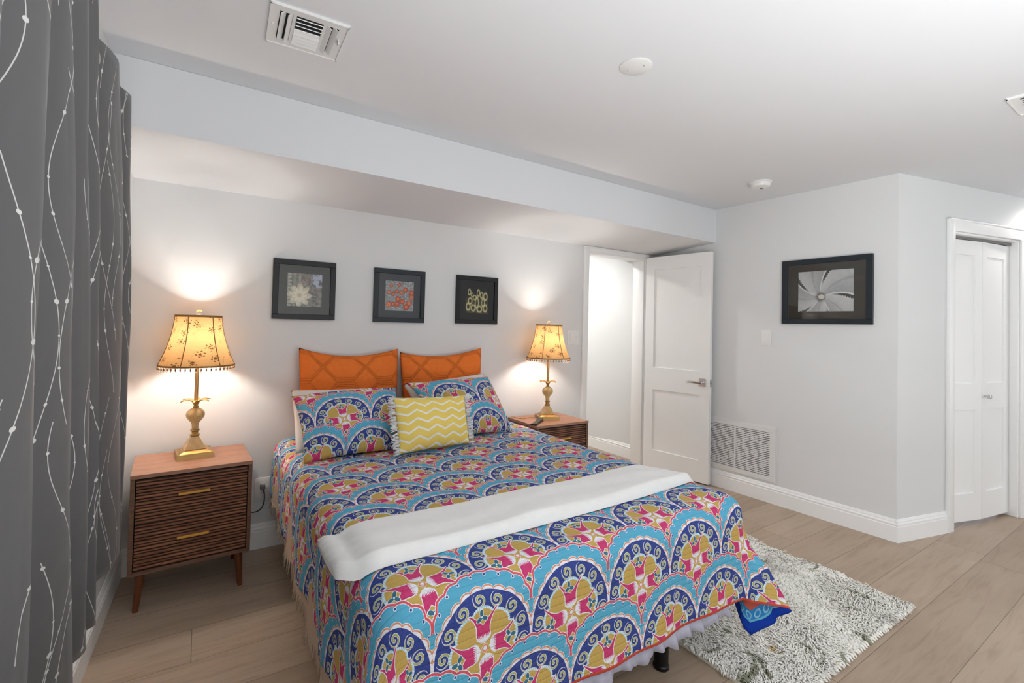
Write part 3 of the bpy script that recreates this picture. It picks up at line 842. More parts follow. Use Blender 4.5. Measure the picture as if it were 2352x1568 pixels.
# ------------------------------------------------------------------ framed prints
def art_mat(kind):
    m, b = new_mat('print_'+kind, 0.5, 0.3)
    uv = texco('UV'); u, v, _ = sep(uv)
    if kind == 'white_bloom':
        n = noise(uv, 9, 4, 0.6, 0.6)
        st = (u*40.0).sin()
        c = colmix(sstep(n, 0.35, 0.65), lin((96, 92, 80)), lin((152, 146, 132)))
        c = colmix(st.gt(0.2)*u.lt(0.45)*0.45, c, lin((186, 184, 166)))
        c = colmix(((v*60.0).sin()).gt(0.1)*((u-0.07).abs().lt(0.05))*0.7, c, lin((206, 204, 190)))
        c = colmix(u.gt(0.72)*v.gt(0.60)*n.gt(0.44), c, lin((186, 192, 208)))
        for cx, cy, a_, b_, col in ((0.45, 0.80, 2.6, 1.1, (118, 96, 84)), (0.45, 0.72, 3.2, 3.0, (164, 136, 124)), (0.62, 0.76, 3.0, 1.3, (112, 94, 90)), (0.82, 0.50, 1.9, 2.6, (124, 106, 104)), (0.86, 0.10, 2.2, 3.4, (116, 92, 92)), (0.78, 0.28, 1.8, 4.4, (98, 88, 86))):
            e = hyp((u-cx)*a_, (v-cy)*b_); c = colmix(e.lt(0.19)*0.85, c, lin(col)); c = colmix((e-0.19).abs().lt(0.012)*0.6, c, lin((200, 190, 176)))
        dx, dy = u-0.35, v-0.34
        r = hyp(dx, dy); t = dy.atan2(dx)
        for nn_, ra, ph, col in ((8.0, 0.36, 0.2, (214, 202, 174)), (8.0, 0.31, 0.75, (232, 222, 198)), (9.0, 0.23, 0.4, (242, 234, 212))):
            f = ((t*(nn_/2.0) + ph).cos().abs())
            pet = ra*(0.52 + 0.48*f.pow(0.8))
            c = colmix(r.lt(pet), c, lin((196, 184, 156))); c = colmix(r.lt(pet-0.012), c, lin(col))
        c = colmix(1.0-sstep(r, 0.03, 0.10), c, lin((214, 186, 146)))
    elif kind == 'orange_blooms':
        n = noise(uv, 30, 4, 0.8, 2.0)
        sk = noise(comb(u+v, (u-v)*0.3, 0.0), 34, 3, 0.7, 1.0)
        c = colmix(sstep(n, 0.44, 0.54), lin((34, 34, 36)), lin((196, 196, 196)))
        c = colmix(sk.gt(0.60), c, lin((226, 226, 224)))
        for i, (cx, cy, s) in enumerate([(0.12, 0.62, .075), (0.27, 0.56, .065), (0.40, 0.65, .08), (0.56, 0.62, .08), (0.70, 0.72, .09), (0.92, 0.62, .10), (0.93, 0.47, .10), (0.44, 0.40, .10), (0.60, 0.32, .10), (0.12, 0.20, .11), (0.28, 0.22, .08), (0.42, 0.22, .10), (0.84, 0.27, .11), (0.74, 0.14, .11), (0.48, 0.88, .07), (0.20, 0.84, .07)]):
            dx, dy = u-cx, v-cy; r = hyp(dx, dy); t = dy.atan2(dx)
            pet = s*(1.0 - ((t*6.5+i).sin().abs())*0.26)
            c = colmix(r.lt(pet+0.010), c, lin((70, 26, 18)))
            c = colmix(r.lt(pet), c, lin((226, 86, 40)) if i % 3 else lin((230, 122, 84)))
            c = colmix(((t*13.0+i).sin()).gt(0.6)*r.lt(pet)*0.5, c, lin((176, 52, 24)))
            c = colmix(r.lt(s*0.36), c, lin((238, 168, 110))); c = colmix(r.lt(s*0.15), c, lin((50, 62, 34)))
    elif kind == 'lit_cholla':
        n = noise(uv, 24, 4, 0.8, 1.5)
        c = colmix(sstep(n, 0.50, 0.66)*sstep(v, 0.75, 0.35), lin((10, 10, 12)), lin((196, 176, 112)))
        c = colmix(n.gt(0.66)*v.lt(0.35)*0.7, c, lin((214, 130, 92)))
        for (cx, cy, w_, h_) in [(0.16, 0.80, .06, .10), (0.28, 0.70, .05, .07), (0.56, 0.78, .06, .12), (0.70, 0.70, .06, .11), (0.88, 0.66, .08, .13), (0.40, 0.60, .07, .08), (0.20, 0.46, .08, .11), (0.50, 0.40, .07, .20), (0.78, 0.42, .06, .16), (0.12, 0.24, .08, .13), (0.34, 0.20, .09, .11), (0.62, 0.16, .10, .11), (0.88, 0.20, .08, .13)]:
            r = hyp((u-cx)/w_, (v-cy)/h_) + (noise(uv, 90, 2)-0.5)*0.9
            g_ = (1.0-(r-0.98).abs()*2.2).cl()
            c = colmix(g_*r.gt(0.55), c, lin((226, 216, 158))); c = colmix(r.lt(0.70)*0.8, c, lin((48, 46, 30)))
    else:
        n = noise(uv, 7, 4, 0.6, 0.8); fine_ = noise(comb(u*1.0, v*1.0, 0.0), 34, 4, 0.7, 0.6)
        dx, dy = (u-0.42)*1.35, v-0.36
        r = hyp(dx, dy); t = dy.atan2(dx)
        k = ((t + 0.85 + r*0.5)*(5.0/(2*PI)))
        f = k.fract(); saw = ((r*34.0).pp(1.0))*0.045
        c = colmix(sstep(f + (n-0.5)*0.7, 0.0, 1.0), lin((158, 158, 158)), lin((222, 222, 220)))
        c = colmix(fine_*0.75, c, lin((232, 232, 231)))
        c = colmix(sstep((f-0.45).abs(), 0.06, 0.0)*0.35, c, lin((140, 140, 140)))
        gap = (f + saw).gt(0.93)*r.gt(0.24)
        c = colmix(gap*sstep(r, 0.24, 0.5), c, lin((88, 86, 78)))
        c = colmix((f - saw*0.5).lt(0.035)*r.gt(0.10), c, lin((248, 248, 247)))
        c = colmix((1.0-sstep(r, 0.05, 0.17))*0.85, c, lin((92, 84, 72)))
        e = hyp(dx-0.02, dy*1.25); c = colmix(e.lt(0.075), c, lin((240, 234, 222)))
    set_col(m, b, c); return m
def picture(mtx, w, h, fw, mw, art, label, fmat, mat_refl_col, dw=0.0, dh=0.0, dep=0.024):
    t = root('framed_picture', label, 'picture'); t.matrix_world = mtx
    bm = bmesh.new()
    for a, b in [((-w/2, -dep, -h/2), (w/2, 0, -h/2+fw)), ((-w/2, -dep, h/2-fw), (w/2, 0, h/2)), ((-w/2, -dep, -h/2+fw), (-w/2+fw, 0, h/2-fw)), ((w/2-fw, -dep, -h/2+fw), (w/2, 0, h/2-fw))]: box(bm, a, b, 0.0015, 1)
    auto_smooth(from_bm('frame', bm, fmat, t))
    bm = bmesh.new(); i = 0.0
    X0, X1, Z0, Z1 = -w/2+fw, w/2-fw, -h/2+fw, h/2-fw
    aw, ah = (X1-X0)/2-mw+dw, (Z1-Z0)/2-mw+dh
    for a, b in [((X0, -0.012, Z0), (X1, -0.008, -ah)), ((X0, -0.012, ah), (X1, -0.008, Z1)), ((X0, -0.012, -ah), (-aw, -0.008, ah)), ((aw, -0.012, -ah), (X1, -0.008, ah))]: box(bm, a, b)
    from_bm('mat_board', bm, plain('mat_'+art, mat_refl_col, 0.7, 0.2), t)  # room reflections are painted into the greys of the black mats
    grid_mesh('print', 2, 2, lambda s, q: (-aw+2*aw*s, -0.009, -ah+2*ah*q), art_mat(art), t, smooth=False)
    add_box('glass', (X0, -0.0165, Z0), (X1, -0.0145, Z1), MT['glass'], t)
    return t
picture(Matrix.Translation((0.500, D, 1.4625)), 0.342, 0.346, 0.030, 0.046, 'white_bloom', 'black square frame with a pale cactus bloom print, leftmost above the bed', MT['black'], (58, 55, 48))
picture(Matrix.Translation((1.079, D, 1.459)), 0.344, 0.346, 0.030, 0.046, 'orange_blooms', 'slate square frame with an orange flowers print, middle one above the bed', MT['slate'], (66, 70, 76))
picture(Matrix.Translation((1.658, D, 1.4605)), 0.340, 0.343, 0.030, 0.048, 'lit_cholla', 'black square frame with a yellow-lit cactus print beside the right lamp', MT['black'], (34, 34, 38))
picture(Matrix.Translation((xr(1.555), 1.555, 1.576)) @ Matrix.Rotation(-PI/2+0.0332, 4, 'Z'), 0.562, 0.462, 0.036, 0.06, 'silver_leaves', 'wide slate framed print of pale serrated leaves on the right wall', MT['slate'], (78, 72, 64), dw=-0.012, dh=0.008)

# ------------------------------------------------------------------ nightstands
def make_nightstand():
    t = root('nightstand', '', 'nightstand')
    w, d, h, z0, th = 0.462, 0.375, 0.600, 0.166, 0.017
    bm = bmesh.new()
    box(bm, (-w/2, -d/2, z0), (-w/2+th, d/2, h-th), 0.001, 1); box(bm, (w/2-th, -d/2, z0), (w/2, d/2, h-th), 0.001, 1)
    box(bm, (-w/2+th, -d/2+0.002, z0), (w/2-th, d/2, z0+th), 0.001, 1); box(bm, (-w/2+th, d/2-0.006, z0+th), (w/2-th, d/2, h-th))
    from_bm('body', bm, MT['walnut_edge'], t)
    add_box('top', (-w/2-0.001, -d/2-0.003, h-th), (w/2+0.001, d/2, h), MT['walnut_top'], t, 0.001, 1)
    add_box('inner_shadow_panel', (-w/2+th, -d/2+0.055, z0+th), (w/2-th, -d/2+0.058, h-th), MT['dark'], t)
    for a, b in ((z0+th+0.006, 0.3835), (0.3865, h-th-0.008)):
        bm = bmesh.new(); xw = w/2-th-0.003; yf = -d/2+0.016
        box(bm, (-xw, yf, a), (xw, yf+0.016, b))
        for f in bm.faces: f.material_index = 1
        nb = len(bm.faces)
        hh = (b-a); n = 7; p = hh/n
        for k in range(n):
            zz = a + k*p
            box(bm, (-xw, yf-0.013, zz+p*0.04), (xw, yf+0.001, zz+p*0.40), 0.0015, 1)
            box(bm, (-xw, yf-0.0075, zz+p*0.56), (xw, yf+0.001, zz+p*0.82), 0.001, 1)
        dwr = auto_smooth(from_bm('drawer', bm, [MT['walnut_slat'], MT['walnut_dark']], t))
        zc = a + hh*0.575
        bm = bmesh.new(); box(bm, (-0.060, yf-0.032, zc-0.0055), (0.060, yf-0.024, zc+0.0055), 0.001, 1)
        for s in (-1, 1): box(bm, (s*0.050-0.005, yf-0.026, zc-0.004), (s*0.050+0.005, yf-0.009, zc+0.004))
        hd = auto_smooth(from_bm('handle', bm, MT['gold'], dwr)); hd['label'] = 'slim gold bar handle'
    for sx in (-1, 1):
        for sy in (-1, 1):
            bm = bmesh.new(); cx, cy = sx*(w/2-0.045), sy*(d/2-0.045)
            n = 16; ra, rb = 0.0185, 0.0105; tx, ty = sx*0.012, sy*0.012
            A = [bm.verts.new((cx+ra*math.cos(2*PI*i/n), cy+ra*math.sin(2*PI*i/n), z0)) for i in range(n)]
            B = [bm.verts.new((cx+tx+rb*math.cos(2*PI*i/n), cy+ty+rb*math.sin(2*PI*i/n), 0)) for i in range(n)]
            for i in range(n): bm.faces.new((A[i], A[(i+1) % n], B[(i+1) % n], B[i]))
            bm.faces.new(A); bm.faces.new(B[::-1])
            auto_smooth(from_bm('leg', bm, MT['leg_wood'], t), 50)
    return t
ns = make_nightstand(); ns.location = (-0.014, 2.782, 0); ns.rotation_euler = (0, 0, math.radians(2.6))
ns['label'] = 'walnut slatted nightstand left of the bed with both drawers in view'; ns['group'] = 'matching nightstands'
n2 = copy_tree(ns); n2.location = (2.160, 2.783, 0); n2.rotation_euler = (0, 0, math.radians(-0.3))
n2['label'] = 'walnut slatted nightstand right of the bed with a remote on top'

# ------------------------------------------------------------------ table lamps
def shade_mat():
    m = bpy.data.materials.new('amber_shade_fabric'); m.use_nodes = True; nt = m.node_tree; X.nt = nt
    for n in list(nt.nodes): nt.nodes.remove(n)
    uv = texco('UV'); u, v, _ = sep(uv)
    fib = noise(comb(u*6.0, v*30.0, 0.0), 4, 3)
    c = colmix(fib, lin((208, 160, 104)), lin((222, 178, 122)))
    vo = voro(comb(u*15.0, v*19.0, 0.0), 1.0); d = X(vo.outputs[0])
    pt = sep(vo.outputs[2])
    fu, fv = u*15.0 - pt[0], v*19.0 - pt[1]
    r = hyp(fu, fv); t = fv.atan2(fu)
    fl_ = r.lt(0.26 + ((t*6.0).sin())*0.08)*((r-0.17).abs().gt(0.028))*noise(uv, 110, 2).gt(0.46)*sep(vo.outputs[1])[0].gt(0.42)
    vine = ((v*40.0 + (u*60.0).sin()*2.0).sin()).abs().lt(0.05)*noise(uv, 12, 2).gt(0.58)
    c = colmix(fl_*0.85, c, lin((84, 50, 22))); c = colmix(vine*0.7, c, lin((104, 66, 30)))
    df = nt.nodes.new('ShaderNodeBsdfDiffuse'); tl = nt.nodes.new('ShaderNodeBsdfTranslucent'); mx = nt.nodes.new('ShaderNodeMixShader'); o = nt.nodes.new('ShaderNodeOutputMaterial')
    nt.links.new(c.v, df.inputs[0]); nt.links.new(c.v, tl.inputs[0]); mx.inputs[0].default_value = 0.115
    nt.links.new(df.outputs[0], mx.inputs[1]); nt.links.new(tl.outputs[0], mx.inputs[2]); nt.links.new(mx.outputs[0], o.inputs[0])
    return m
MT['shade'] = shade_mat()
MT['shade_trim'] = plain('bronze_braid', (150, 112, 62), 0.7, 0.2)
MT['bead'] = plain('smoky_bead', (120, 80, 40), 0.15, 0.6); MT['pearl'] = plain('clear_bead', (240, 226, 206), 0.1, 0.6)
def gem():
    m, b = new_mat('crystal_finial', 0.02, 0.5, 0, (250, 246, 238)); b.inputs['Transmission Weight'].default_value = 1.0; b.inputs['IOR'].default_value = 1.45; return m
MT['gem'] = gem()
def make_lamp():
    t = root('table_lamp', '', 'lamp')
    bw = 0.0775
    def sq(bm, w0, z0, w1, z1):
        A = [bm.verts.new((sx*w0, sy*w0, z0)) for sx, sy in ((-1, -1), (1, -1), (1, 1), (-1, 1))]; B = [bm.verts.new((sx*w1, sy*w1, z1)) for sx, sy in ((-1, -1), (1, -1), (1, 1), (-1, 1))]
        for i in range(4): bm.faces.new((A[i], A[(i+1) % 4], B[(i+1) % 4], B[i]))
        bm.faces.new(A[::-1]); bm.faces.new(B)
    bm = bmesh.new(); sq(bm, bw, 0, bw-0.003, 0.024); sq(bm, bw-0.012, 0.024, bw-0.022, 0.032); sq(bm, bw-0.028, 0.032, bw-0.036, 0.038)
    from_bm('base_plate', bm, MT['brass'], t)
    bm = bmesh.new(); sq(bm, 0.046, 0.038, 0.016, 0.096); from_bm('stone_pyramid', bm, MT['onyx'], t)
    add_lathe('collar', [(0.016, 0.096), (0.021, 0.099), (0.021, 0.104), (0.014, 0.110), (0.014, 0.118), (0.020, 0.123), (0.020, 0.129), (0.014, 0.133)], MT['brass'], t, 24)
    add_lathe('stone_urn', [(0.014, 0.133), (0.0145, 0.150), (0.017, 0.163), (0.028, 0.176), (0.038, 0.190), (0.0405, 0.203), (0.038, 0.216), (0.029, 0.227), (0.017, 0.234), (0.011, 0.237)], MT['onyx'], t, 32, 60)
    add_lathe('neck', [(0.011, 0.237), (0.013, 0.242), (0.009, 0.247), (0.010, 0.252), (0.015, 0.262), (0.022, 0.272), (0.020, 0.274), (0.008, 0.268)], MT['brass'], t, 24)
    for k in range(6):      # drooping leaves under the pole
        a = k*PI/3 + 0.3; bm = bmesh.new(); ca, sa = math.cos(a), math.sin(a); prev = None
        for i in range(6):
            s = i/5; rr = 0.010 + 0.058*s; z = 0.268 + 0.016*math.sin(s*PI*0.75) - 0.006*s; wd_ = 0.011*math.sin(PI*(0.18+0.8*s))+0.0008
            L = bm.verts.new((ca*rr - sa*wd_, sa*rr + ca*wd_, z)); Mv = bm.verts.new((ca*rr, sa*rr, z-0.003)); R_ = bm.verts.new((ca*rr + sa*wd_, sa*rr - ca*wd_, z))
            if prev: bm.faces.new((prev[0], prev[1], Mv, L)); bm.faces.new((prev[1], prev[2], R_, Mv))
            prev = (L, Mv, R_)
        o = from_bm('leaf', bm, MT['brass'], t, True); md = o.modifiers.new('t', 'SOLIDIFY'); md.thickness = 0.0018
    add_lathe('pole', [(0.0085, 0.262), (0.0085, 0.492), (0.012, 0.494), (0.012, 0.516), (0.006, 0.519)], MT['brass'], t, 20)
    # bell shade, 6 panels
    zt, zb = 0.692, 0.450
    prof = []
    for i in range(15):
        s = i/14; prof.append((0.097 + (0.160-0.097)*(0.30*s + 0.70*s**2.1), zt + (zb-zt)*s))
    NS = 72
    def shade(s, q):
        i = q*14; a = 2*PI*s; k = int(min(13, i)); f = i-k; r = prof[k][0]*(1-f)+prof[k+1][0]*f; z = prof[k][1]*(1-f)+prof[k+1][1]*f
        fl2 = math.cos(((a % (PI/3)) - PI/6)); r2 = r*(1 - 0.020 + 0.020*math.cos(PI/6)/fl2*1.0)
        return (r2*math.cos(a), r2*math.sin(a), z)
    grid_mesh('lamp_shade', NS+1, 29, shade, MT['shade'], t, uvfn=lambda s, q: (s*0.8, (1-q)*0.25))
    for k in range(6):
        a = k*PI/3; bm = bmesh.new(); tube(bm, [((r+0.001)*math.cos(a), (r+0.001)*math.sin(a), z) for r, z in prof], 0.0022, 6); from_bm('shade_rib', bm, MT['shade_trim'], t, True)
    for r, z, hh in ((0.0975, zt, 0.005), (0.1605, zb, 0.004)):
        add_lathe('shade_trim', [(r-0.0015, z-hh), (r+0.0025, z-hh), (r+0.0025, z+hh), (r-0.0015, z+hh), (r-0.0015, z-hh)], MT['shade_trim'], t, 60, cap=False)
    bm = bmesh.new(); lathe(bm, [(0.0, -0.019), (0.0022, -0.0175), (0.0034, -0.013), (0.0024, -0.007), (0.001, -0.005), (0.0, -0.004)], 8, cap=False); bme = bpy.data.meshes.new('bead'); 
    bmesh.ops.remove_doubles(bm, verts=bm.verts, dist=1e-5); bm.to_mesh(bme); bm.free(); bme.materials.append(MT['bead']); bme.polygons.foreach_set('use_smooth', [True]*len(bme.polygons))
    bm = bmesh.new(); bmesh.ops.create_uvsphere(bm, u_segments=8, v_segments=6, radius=0.0030)
    for v in list(bm.verts): v.co.z -= 0.003
    r2 = bmesh.ops.create_uvsphere(bm, u_segments=8, v_segments=6, radius=0.0026)
    for v in r2['verts']: v.co.z -= 0.021
    pme = bpy.data.meshes.new('bead_pearl'); bm.to_mesh(pme); bm.free(); pme.materials.append(MT['pearl']); pme.polygons.foreach_set('use_smooth', [True]*len(pme.polygons))
    for k in range(48):
        a = 2*PI*k/48
        o = bpy.data.objects.new('hanging_bead', bme); C.objects.link(o); o.parent = t; o.location = (0.160*math.cos(a), 0.160*math.sin(a), zb-0.002)
        p = bpy.data.objects.new('pearl', pme); C.objects.link(p); p.parent = o
    # harp, bulb, finial
    bm = bmesh.new(); tube(bm, [(0.0 + 0.045*math.sin(PI*i/14)*1.0, 0, 0.510+0.180*(i/14)) for i in range(15)], 0.0016, 6); tube(bm, [(-0.045*math.sin(PI*i/14), 0, 0.510+0.180*(i/14)) for i in range(15)], 0.0016, 6)
    for k in range(3): a = k*2*PI/3+0.4; tube(bm, [(0, 0, zt-0.003), (0.097*math.cos(a), 0.097*math.sin(a), zt-0.003)], 0.0016, 6)
    from_bm('harp', bm, MT['brass'], t, True)
    add_lathe('bulb', [(0.0, 0.517), (0.012, 0.519), (0.014, 0.531), (0.024, 0.549), (0.029, 0.565), (0.024, 0.581), (0.012, 0.590), (0.0, 0.592)], MT['bulb'], t, 20, 80, cap=False)
    add_lathe('finial_stem', [(0.005, zt-0.003), (0.005, zt+0.003), (0.009, zt+0.005), (0.004, zt+0.008)], MT['brass'], t, 16)
    bm = bmesh.new(); bmesh.ops.create_uvsphere(bm, u_segments=24, v_segments=16, radius=0.0135)
    for v in bm.verts: v.co.z += zt+0.019
    f = from_bm('finial', bm, MT['gem'], t, True); f['label'] = 'clear crystal ball finial'
    return t
LAMP_W = 29.0
def lamp_light(x, y):
    l = bpy.data.lights.new('bulb_light', 'POINT'); l.energy = LAMP_W; l.shadow_soft_size = 0.032; l.color = (1, 0.98, 0.95)
    o = bpy.data.objects.new('bulb_light', l); C.objects.link(o); o.location = (x, y, 0.600+0.565)
lp = make_lamp(); lp.location = (-0.014, 2.835, 0.600); lp.rotation_euler = (0, 0, math.radians(6)); lp['group'] = 'matching brass table lamps'
lp['label'] = 'lit brass and onyx table lamp with beaded amber shade, on the left nightstand'
l2 = copy_tree(lp); l2.location = (2.166, 2.800, 0.600); l2.rotation_euler = (0, 0, math.radians(-24))
l2['label'] = 'lit brass and onyx table lamp with beaded amber shade, on the right nightstand'
lamp_light(-0.014, 2.835); lamp_light(2.166, 2.800)
# lamp cord on the right nightstand
bm = bmesh.new(); tube(bm, [(2.09, 2.86, 0.6025), (2.06, 2.88, 0.6025), (2.03, 2.875, 0.603), (2.01, 2.86, 0.6025), (1.98, 2.875, 0.6025), (1.965, 2.92, 0.6025), (1.97, 2.985, 0.6025), (1.97, 2.995, 0.55)], 0.0022, 8)
tag(from_bm('lamp_cord', bm, MT['gold'], None, True), 'thin gold lamp cord trailing across the right nightstand top', 'cord')

# remote control
rc = root('remote_control', 'black remote control lying on the right nightstand in front of the lamp', 'remote control', (1.990, 2.685, 0.600), math.radians(-52))
bm = bmesh.new()
n = 14
secs = []
for i in range(n):
    s = i/(n-1); y = -0.085 + 0.17*s; w_ = 0.021 + 0.003*math.cos(s*PI*2); zt_ = 0.012 + 0.010*s**2; zb_ = 0.0 + 0.006*math.sin(s*PI)*0.6
    secs.append([bm.verts.new(p) for p in ((-w_, y, zb_+0.003), (-w_+0.004, y, zb_), (w_-0.004, y, zb_), (w_, y, zb_+0.003), (w_, y, zt_-0.003), (w_-0.004, y, zt_), (-w_+0.004, y, zt_), (-w_, y, zt_-0.003))])
for a, b in zip(secs, secs[1:]):
    for k in range(8): bm.faces.new((a[k], a[(k+1) % 8], b[(k+1) % 8], b[k]))
bm.faces.new(secs[0][::-1]); bm.faces.new(secs[-1])
auto_smooth(from_bm('housing', bm, MT['rubber'], rc))
for j in range(6):
    for i in range(3):
        y = -0.062 + j*0.024; s = (y+0.085)/0.17; z = 0.012+0.010*s**2
        add_box('button', (-0.0145+i*0.011, y-0.003, z-0.001), (-0.0075+i*0.011, y+0.003, z+0.0012), MT['plastic_grey'], rc, 0.0005, 1)

# ------------------------------------------------------------------ bed
BX0, BX1, BY0, BY1 = 0.365, 1.865, 1.085, 2.995
ZM = 0.612
bed = root('bed', 'black metal bed frame with round legs under the patterned quilt', 'bed', (1.115, 2.03, 0))
def rel(o, r): o.parent = r; o.matrix_parent_inverse = Matrix.Translation(-Vector(r.location)); return o
bm = bmesh.new()
box(bm, (0.42, 1.12, 0.245), (1.81, 1.155, 0.285)); box(bm, (0.42, 2.93, 0.245), (1.81, 2.965, 0.285)); box(bm, (0.40, 1.12, 0.245), (0.435, 2.965, 0.285)); box(bm, (1.795, 1.12, 0.245), (1.83, 2.965, 0.285)); box(bm, (1.10, 1.15, 0.245), (1.13, 2.93, 0.285))
for k in range(7): y = 1.3+k*0.25; box(bm, (0.43, y, 0.270), (1.80, y+0.03, 0.285))
rel(from_bm('side_rails', bm, MT['blackmetal']), bed)
for x, y in ((0.60, 1.195), (1.497, 1.195), (1.10, 2.0), (0.435, 2.80), (1.80, 2.80)):
    o = add_lathe('leg', [(0.029, 0.0), (0.030, 0.004), (0.030, 0.012), (0.0265, 0.016), (0.0265, 0.246)], MT['blackmetal'], None, 28); o.location = (x, y, 0); rel(o, bed)
# the mattress
mt = add_box('mattress', (BX0+0.02, BY0+0.02, 0.287), (BX1-0.02, BY1, ZM-0.014), MT['white_linen'], None, 0.075, 5)
tag(mt, 'white mattress showing at the head end beneath the quilt', 'mattress')

# the quilt: a flat rectangle of cloth draped over the mattress, UV = flat cloth in metres
R_ = 0.085
QX0, QX1, QY0 = BX0-0.010+R_, BX1+0.012+R_*-1, BY0-0.018+R_
ZQ = ZM+0.004
AL, AR, AF = 0.440, 0.405, 0.430
YH = 2.955
HP = R_*PI/2
def fold(psi):   # plan offset per metre of drop, right foot corner; psi 0 = side, 90 = foot
    K = [(0, 0, 0), (20, 0.02, 0.22), (33, 0.0, 0.12), (44, -0.02, -0.02), (56, 0.22, -0.20), (66, 0.38, -0.36), (75, 0.20, -0.26), (83, 0.03, -0.10), (90, 0, 0)]
    for (a, x, y), (b, x2, y2) in zip(K, K[1:]):
        if psi <= b:
            f = (psi-a)/(b-a); f = f*f*(3-2*f); return x+(x2-x)*f, y+(y2-y)*f
    return 0, 0
def hash2(x, y):
    return math.sin(x*9.1+1.3*math.sin(y*7.3))*math.cos(y*8.3+1.7*math.sin(x*6.1))
def quilt_pos(a, b):
    sx = -1 if a < QX0 else 1
    dx = max(QX0-a, 0)+max(a-QX1, 0); dy = max(QY0-b, 0)
    rho = math.hypot(dx, dy)
    bx, by = min(max(a, QX0), QX1), max(b, QY0)
    z = ZQ + 0.0035*hash2(a*1.6, b*1.5) + 0.002*math.sin(a*23+b*7)*math.cos(b*19)
    if rho < 1e-9: return Vector((bx, by, z))
    ux, uy = sx*dx/rho, -dy/rho
    if rho < HP: th_ = rho/R_; off = R_*math.sin(th_); dz = R_*(1-math.cos(th_)); h = 0
    else: h = rho-HP; off = R_ + h*0.04; dz = R_ + h*0.995
    tang = b if dx > dy else a
    wv = h*(0.030*math.sin(tang*13.0+0.6)+0.014*math.sin(tang*29.0+1.0)) + (0.05*min(h, 0.12) if sx > 0 else 0.0) if dx > dy else h*(0.020*math.sin(tang*11.0+1.2)+0.012*math.sin(tang*25))
    x, y = bx + ux*(off+wv), by + uy*(off+wv)
    if dx > 0 and dy > 0 and h > 0:
        psi = math.degrees(math.atan2(dy, dx))
        if sx > 0: fx, fy = fold(psi)
        else:
            q = math.sin(math.radians(psi*2)); fx, fy = -0.20*q, -0.12*q
        k = h*min(1.0, h/0.18)
        x += fx*k; y += fy*k
    return Vector((x, y, max(z-dz, 0.05)))
NA, NB = 150, 150
def side_scale(b): # the left hem hangs lower towards the foot
    t_ = (b-QY0)/(YH-QY0); return 1.0-0.20*max(0, min(1, t_))
def q_ab(s, t_):
    b = (QY0-AF) + t_*(YH-QY0+AF)
    tot = (QX1-QX0)+AL+AR; a = QX0-AL + s*tot
    if a < QX0: a = QX0 - (QX0-a)*side_scale(b)
    return a, b
q = grid_mesh('quilt', NA, NB, lambda s, t_: quilt_pos(*q_ab(s, t_)), [MT['quilt'], MT['quilt_back']], None, uvfn=lambda s, t_: q_ab(s, t_))
md = q.modifiers.new('thickness', 'SOLIDIFY'); md.thickness = 0.006; md.offset = -1; md.material_offset = 1; md.material_offset_rim = 1
tag(q, 'quilted bedspread printed with blue, ochre and pink medallions covering the bed', 'quilt')

# beige fringed blanket under the quilt, hanging on the left side
bl = root('blanket', 'beige fringed blanket hanging below the quilt on the left side', 'blanket', (BX0-0.02, 2.0, 0.2))
def hemz(y): return 0.125 + (y-1.2)*0.115
def bl_pos(s, t_):
    y = 1.22 + (2.93-1.22)*s; z = 0.50 + (hemz(y)-0.50)*t_
    return Vector((BX0-0.004-0.012*t_ + 0.007*t_*math.sin(y*24) - (0.0), y, z))
rel(grid_mesh('blanket_cloth', 90, 10, bl_pos, MT['beige']), bl)
bm = bmesh.new()
for k in range(80):
    y = 1.23 + k*0.0213; z = hemz(y); x = bl_pos((y-1.22)/(2.93-1.22), 1).x
    dx_ = random.uniform(-0.012, 0.004); dy_ = random.uniform(-0.012, 0.012)
    tube(bm, [(x, y, z+0.004), (x+dx_*0.4, y+dy_*0.6, z-0.022), (x+dx_, y+dy_, z-0.052)], [0.0036, 0.0030, 0.0012], 5)
fr = rel(from_bm('fringe', bm, MT['beige'], None, True), bl); fr['kind'] = 'stuff'
# ruffled sheet edge below the quilt at the foot
def ruf(s, t_):
    x = 0.42 + (1.73-0.42)*s; w_ = 0.010*math.sin(x*75+2*math.sin(x*9)) + 0.004*math.sin(x*160)
    y = QY0-R_-0.000 + w_*t_**2*0.8
    hem = 0.235 - 0.042*t_ + 0.004*math.sin(x*75)*t_
    return Vector((x, y + 0.030 - 0.036*t_**2, 0.33 + (hem-0.33)*t_ - 0.008*t_*math.sin(x*37)))
rf = grid_mesh('bed_skirt', 260, 8, ruf, MT['lilac']); tag(rf, 'pale grey ruffled edging peeking below the quilt at the foot of the bed', 'bed skirt')
md = rf.modifiers.new('t', 'SOLIDIFY'); md.thickness = 0.002

# folded white throw across the foot of the bed
def throw_curve(s, t_):
    """centre line position: s across the bed, t front->back"""
    xa_, xb_ = 0.320, 1.838
    x = xa_ + (xb_-xa_)*s
    e0 = max(0.0, 1-s/0.07)
    yf = 1.262 + 0.042*s**4 + 0.060*e0**1.5
    ybk = 1.512 + 0.018*s + 0.055*e0**1.5
    x += -0.125*t_*max(0.0, (s-0.75)/0.25)**1.5 - 0.004*math.sin(t_*PI)*(1-s)**8
    return x, yf + (ybk-yf)*t_
def top_z(x, y):
    # height of the quilt surface at plan position x,y on the bed
    z = ZQ
    if x < QX0:
        d_ = min(QX0-x, R_*0.999); z = ZQ - (R_ - math.sqrt(R_*R_-d_*d_))*0.9
    if x > QX1:
        d_ = min(x-QX1, R_*0.999); z = ZQ - (R_ - math.sqrt(R_*R_-d_*d_))*0.9
    return z
TN, TM = 110, 26
vs, fs = [], []
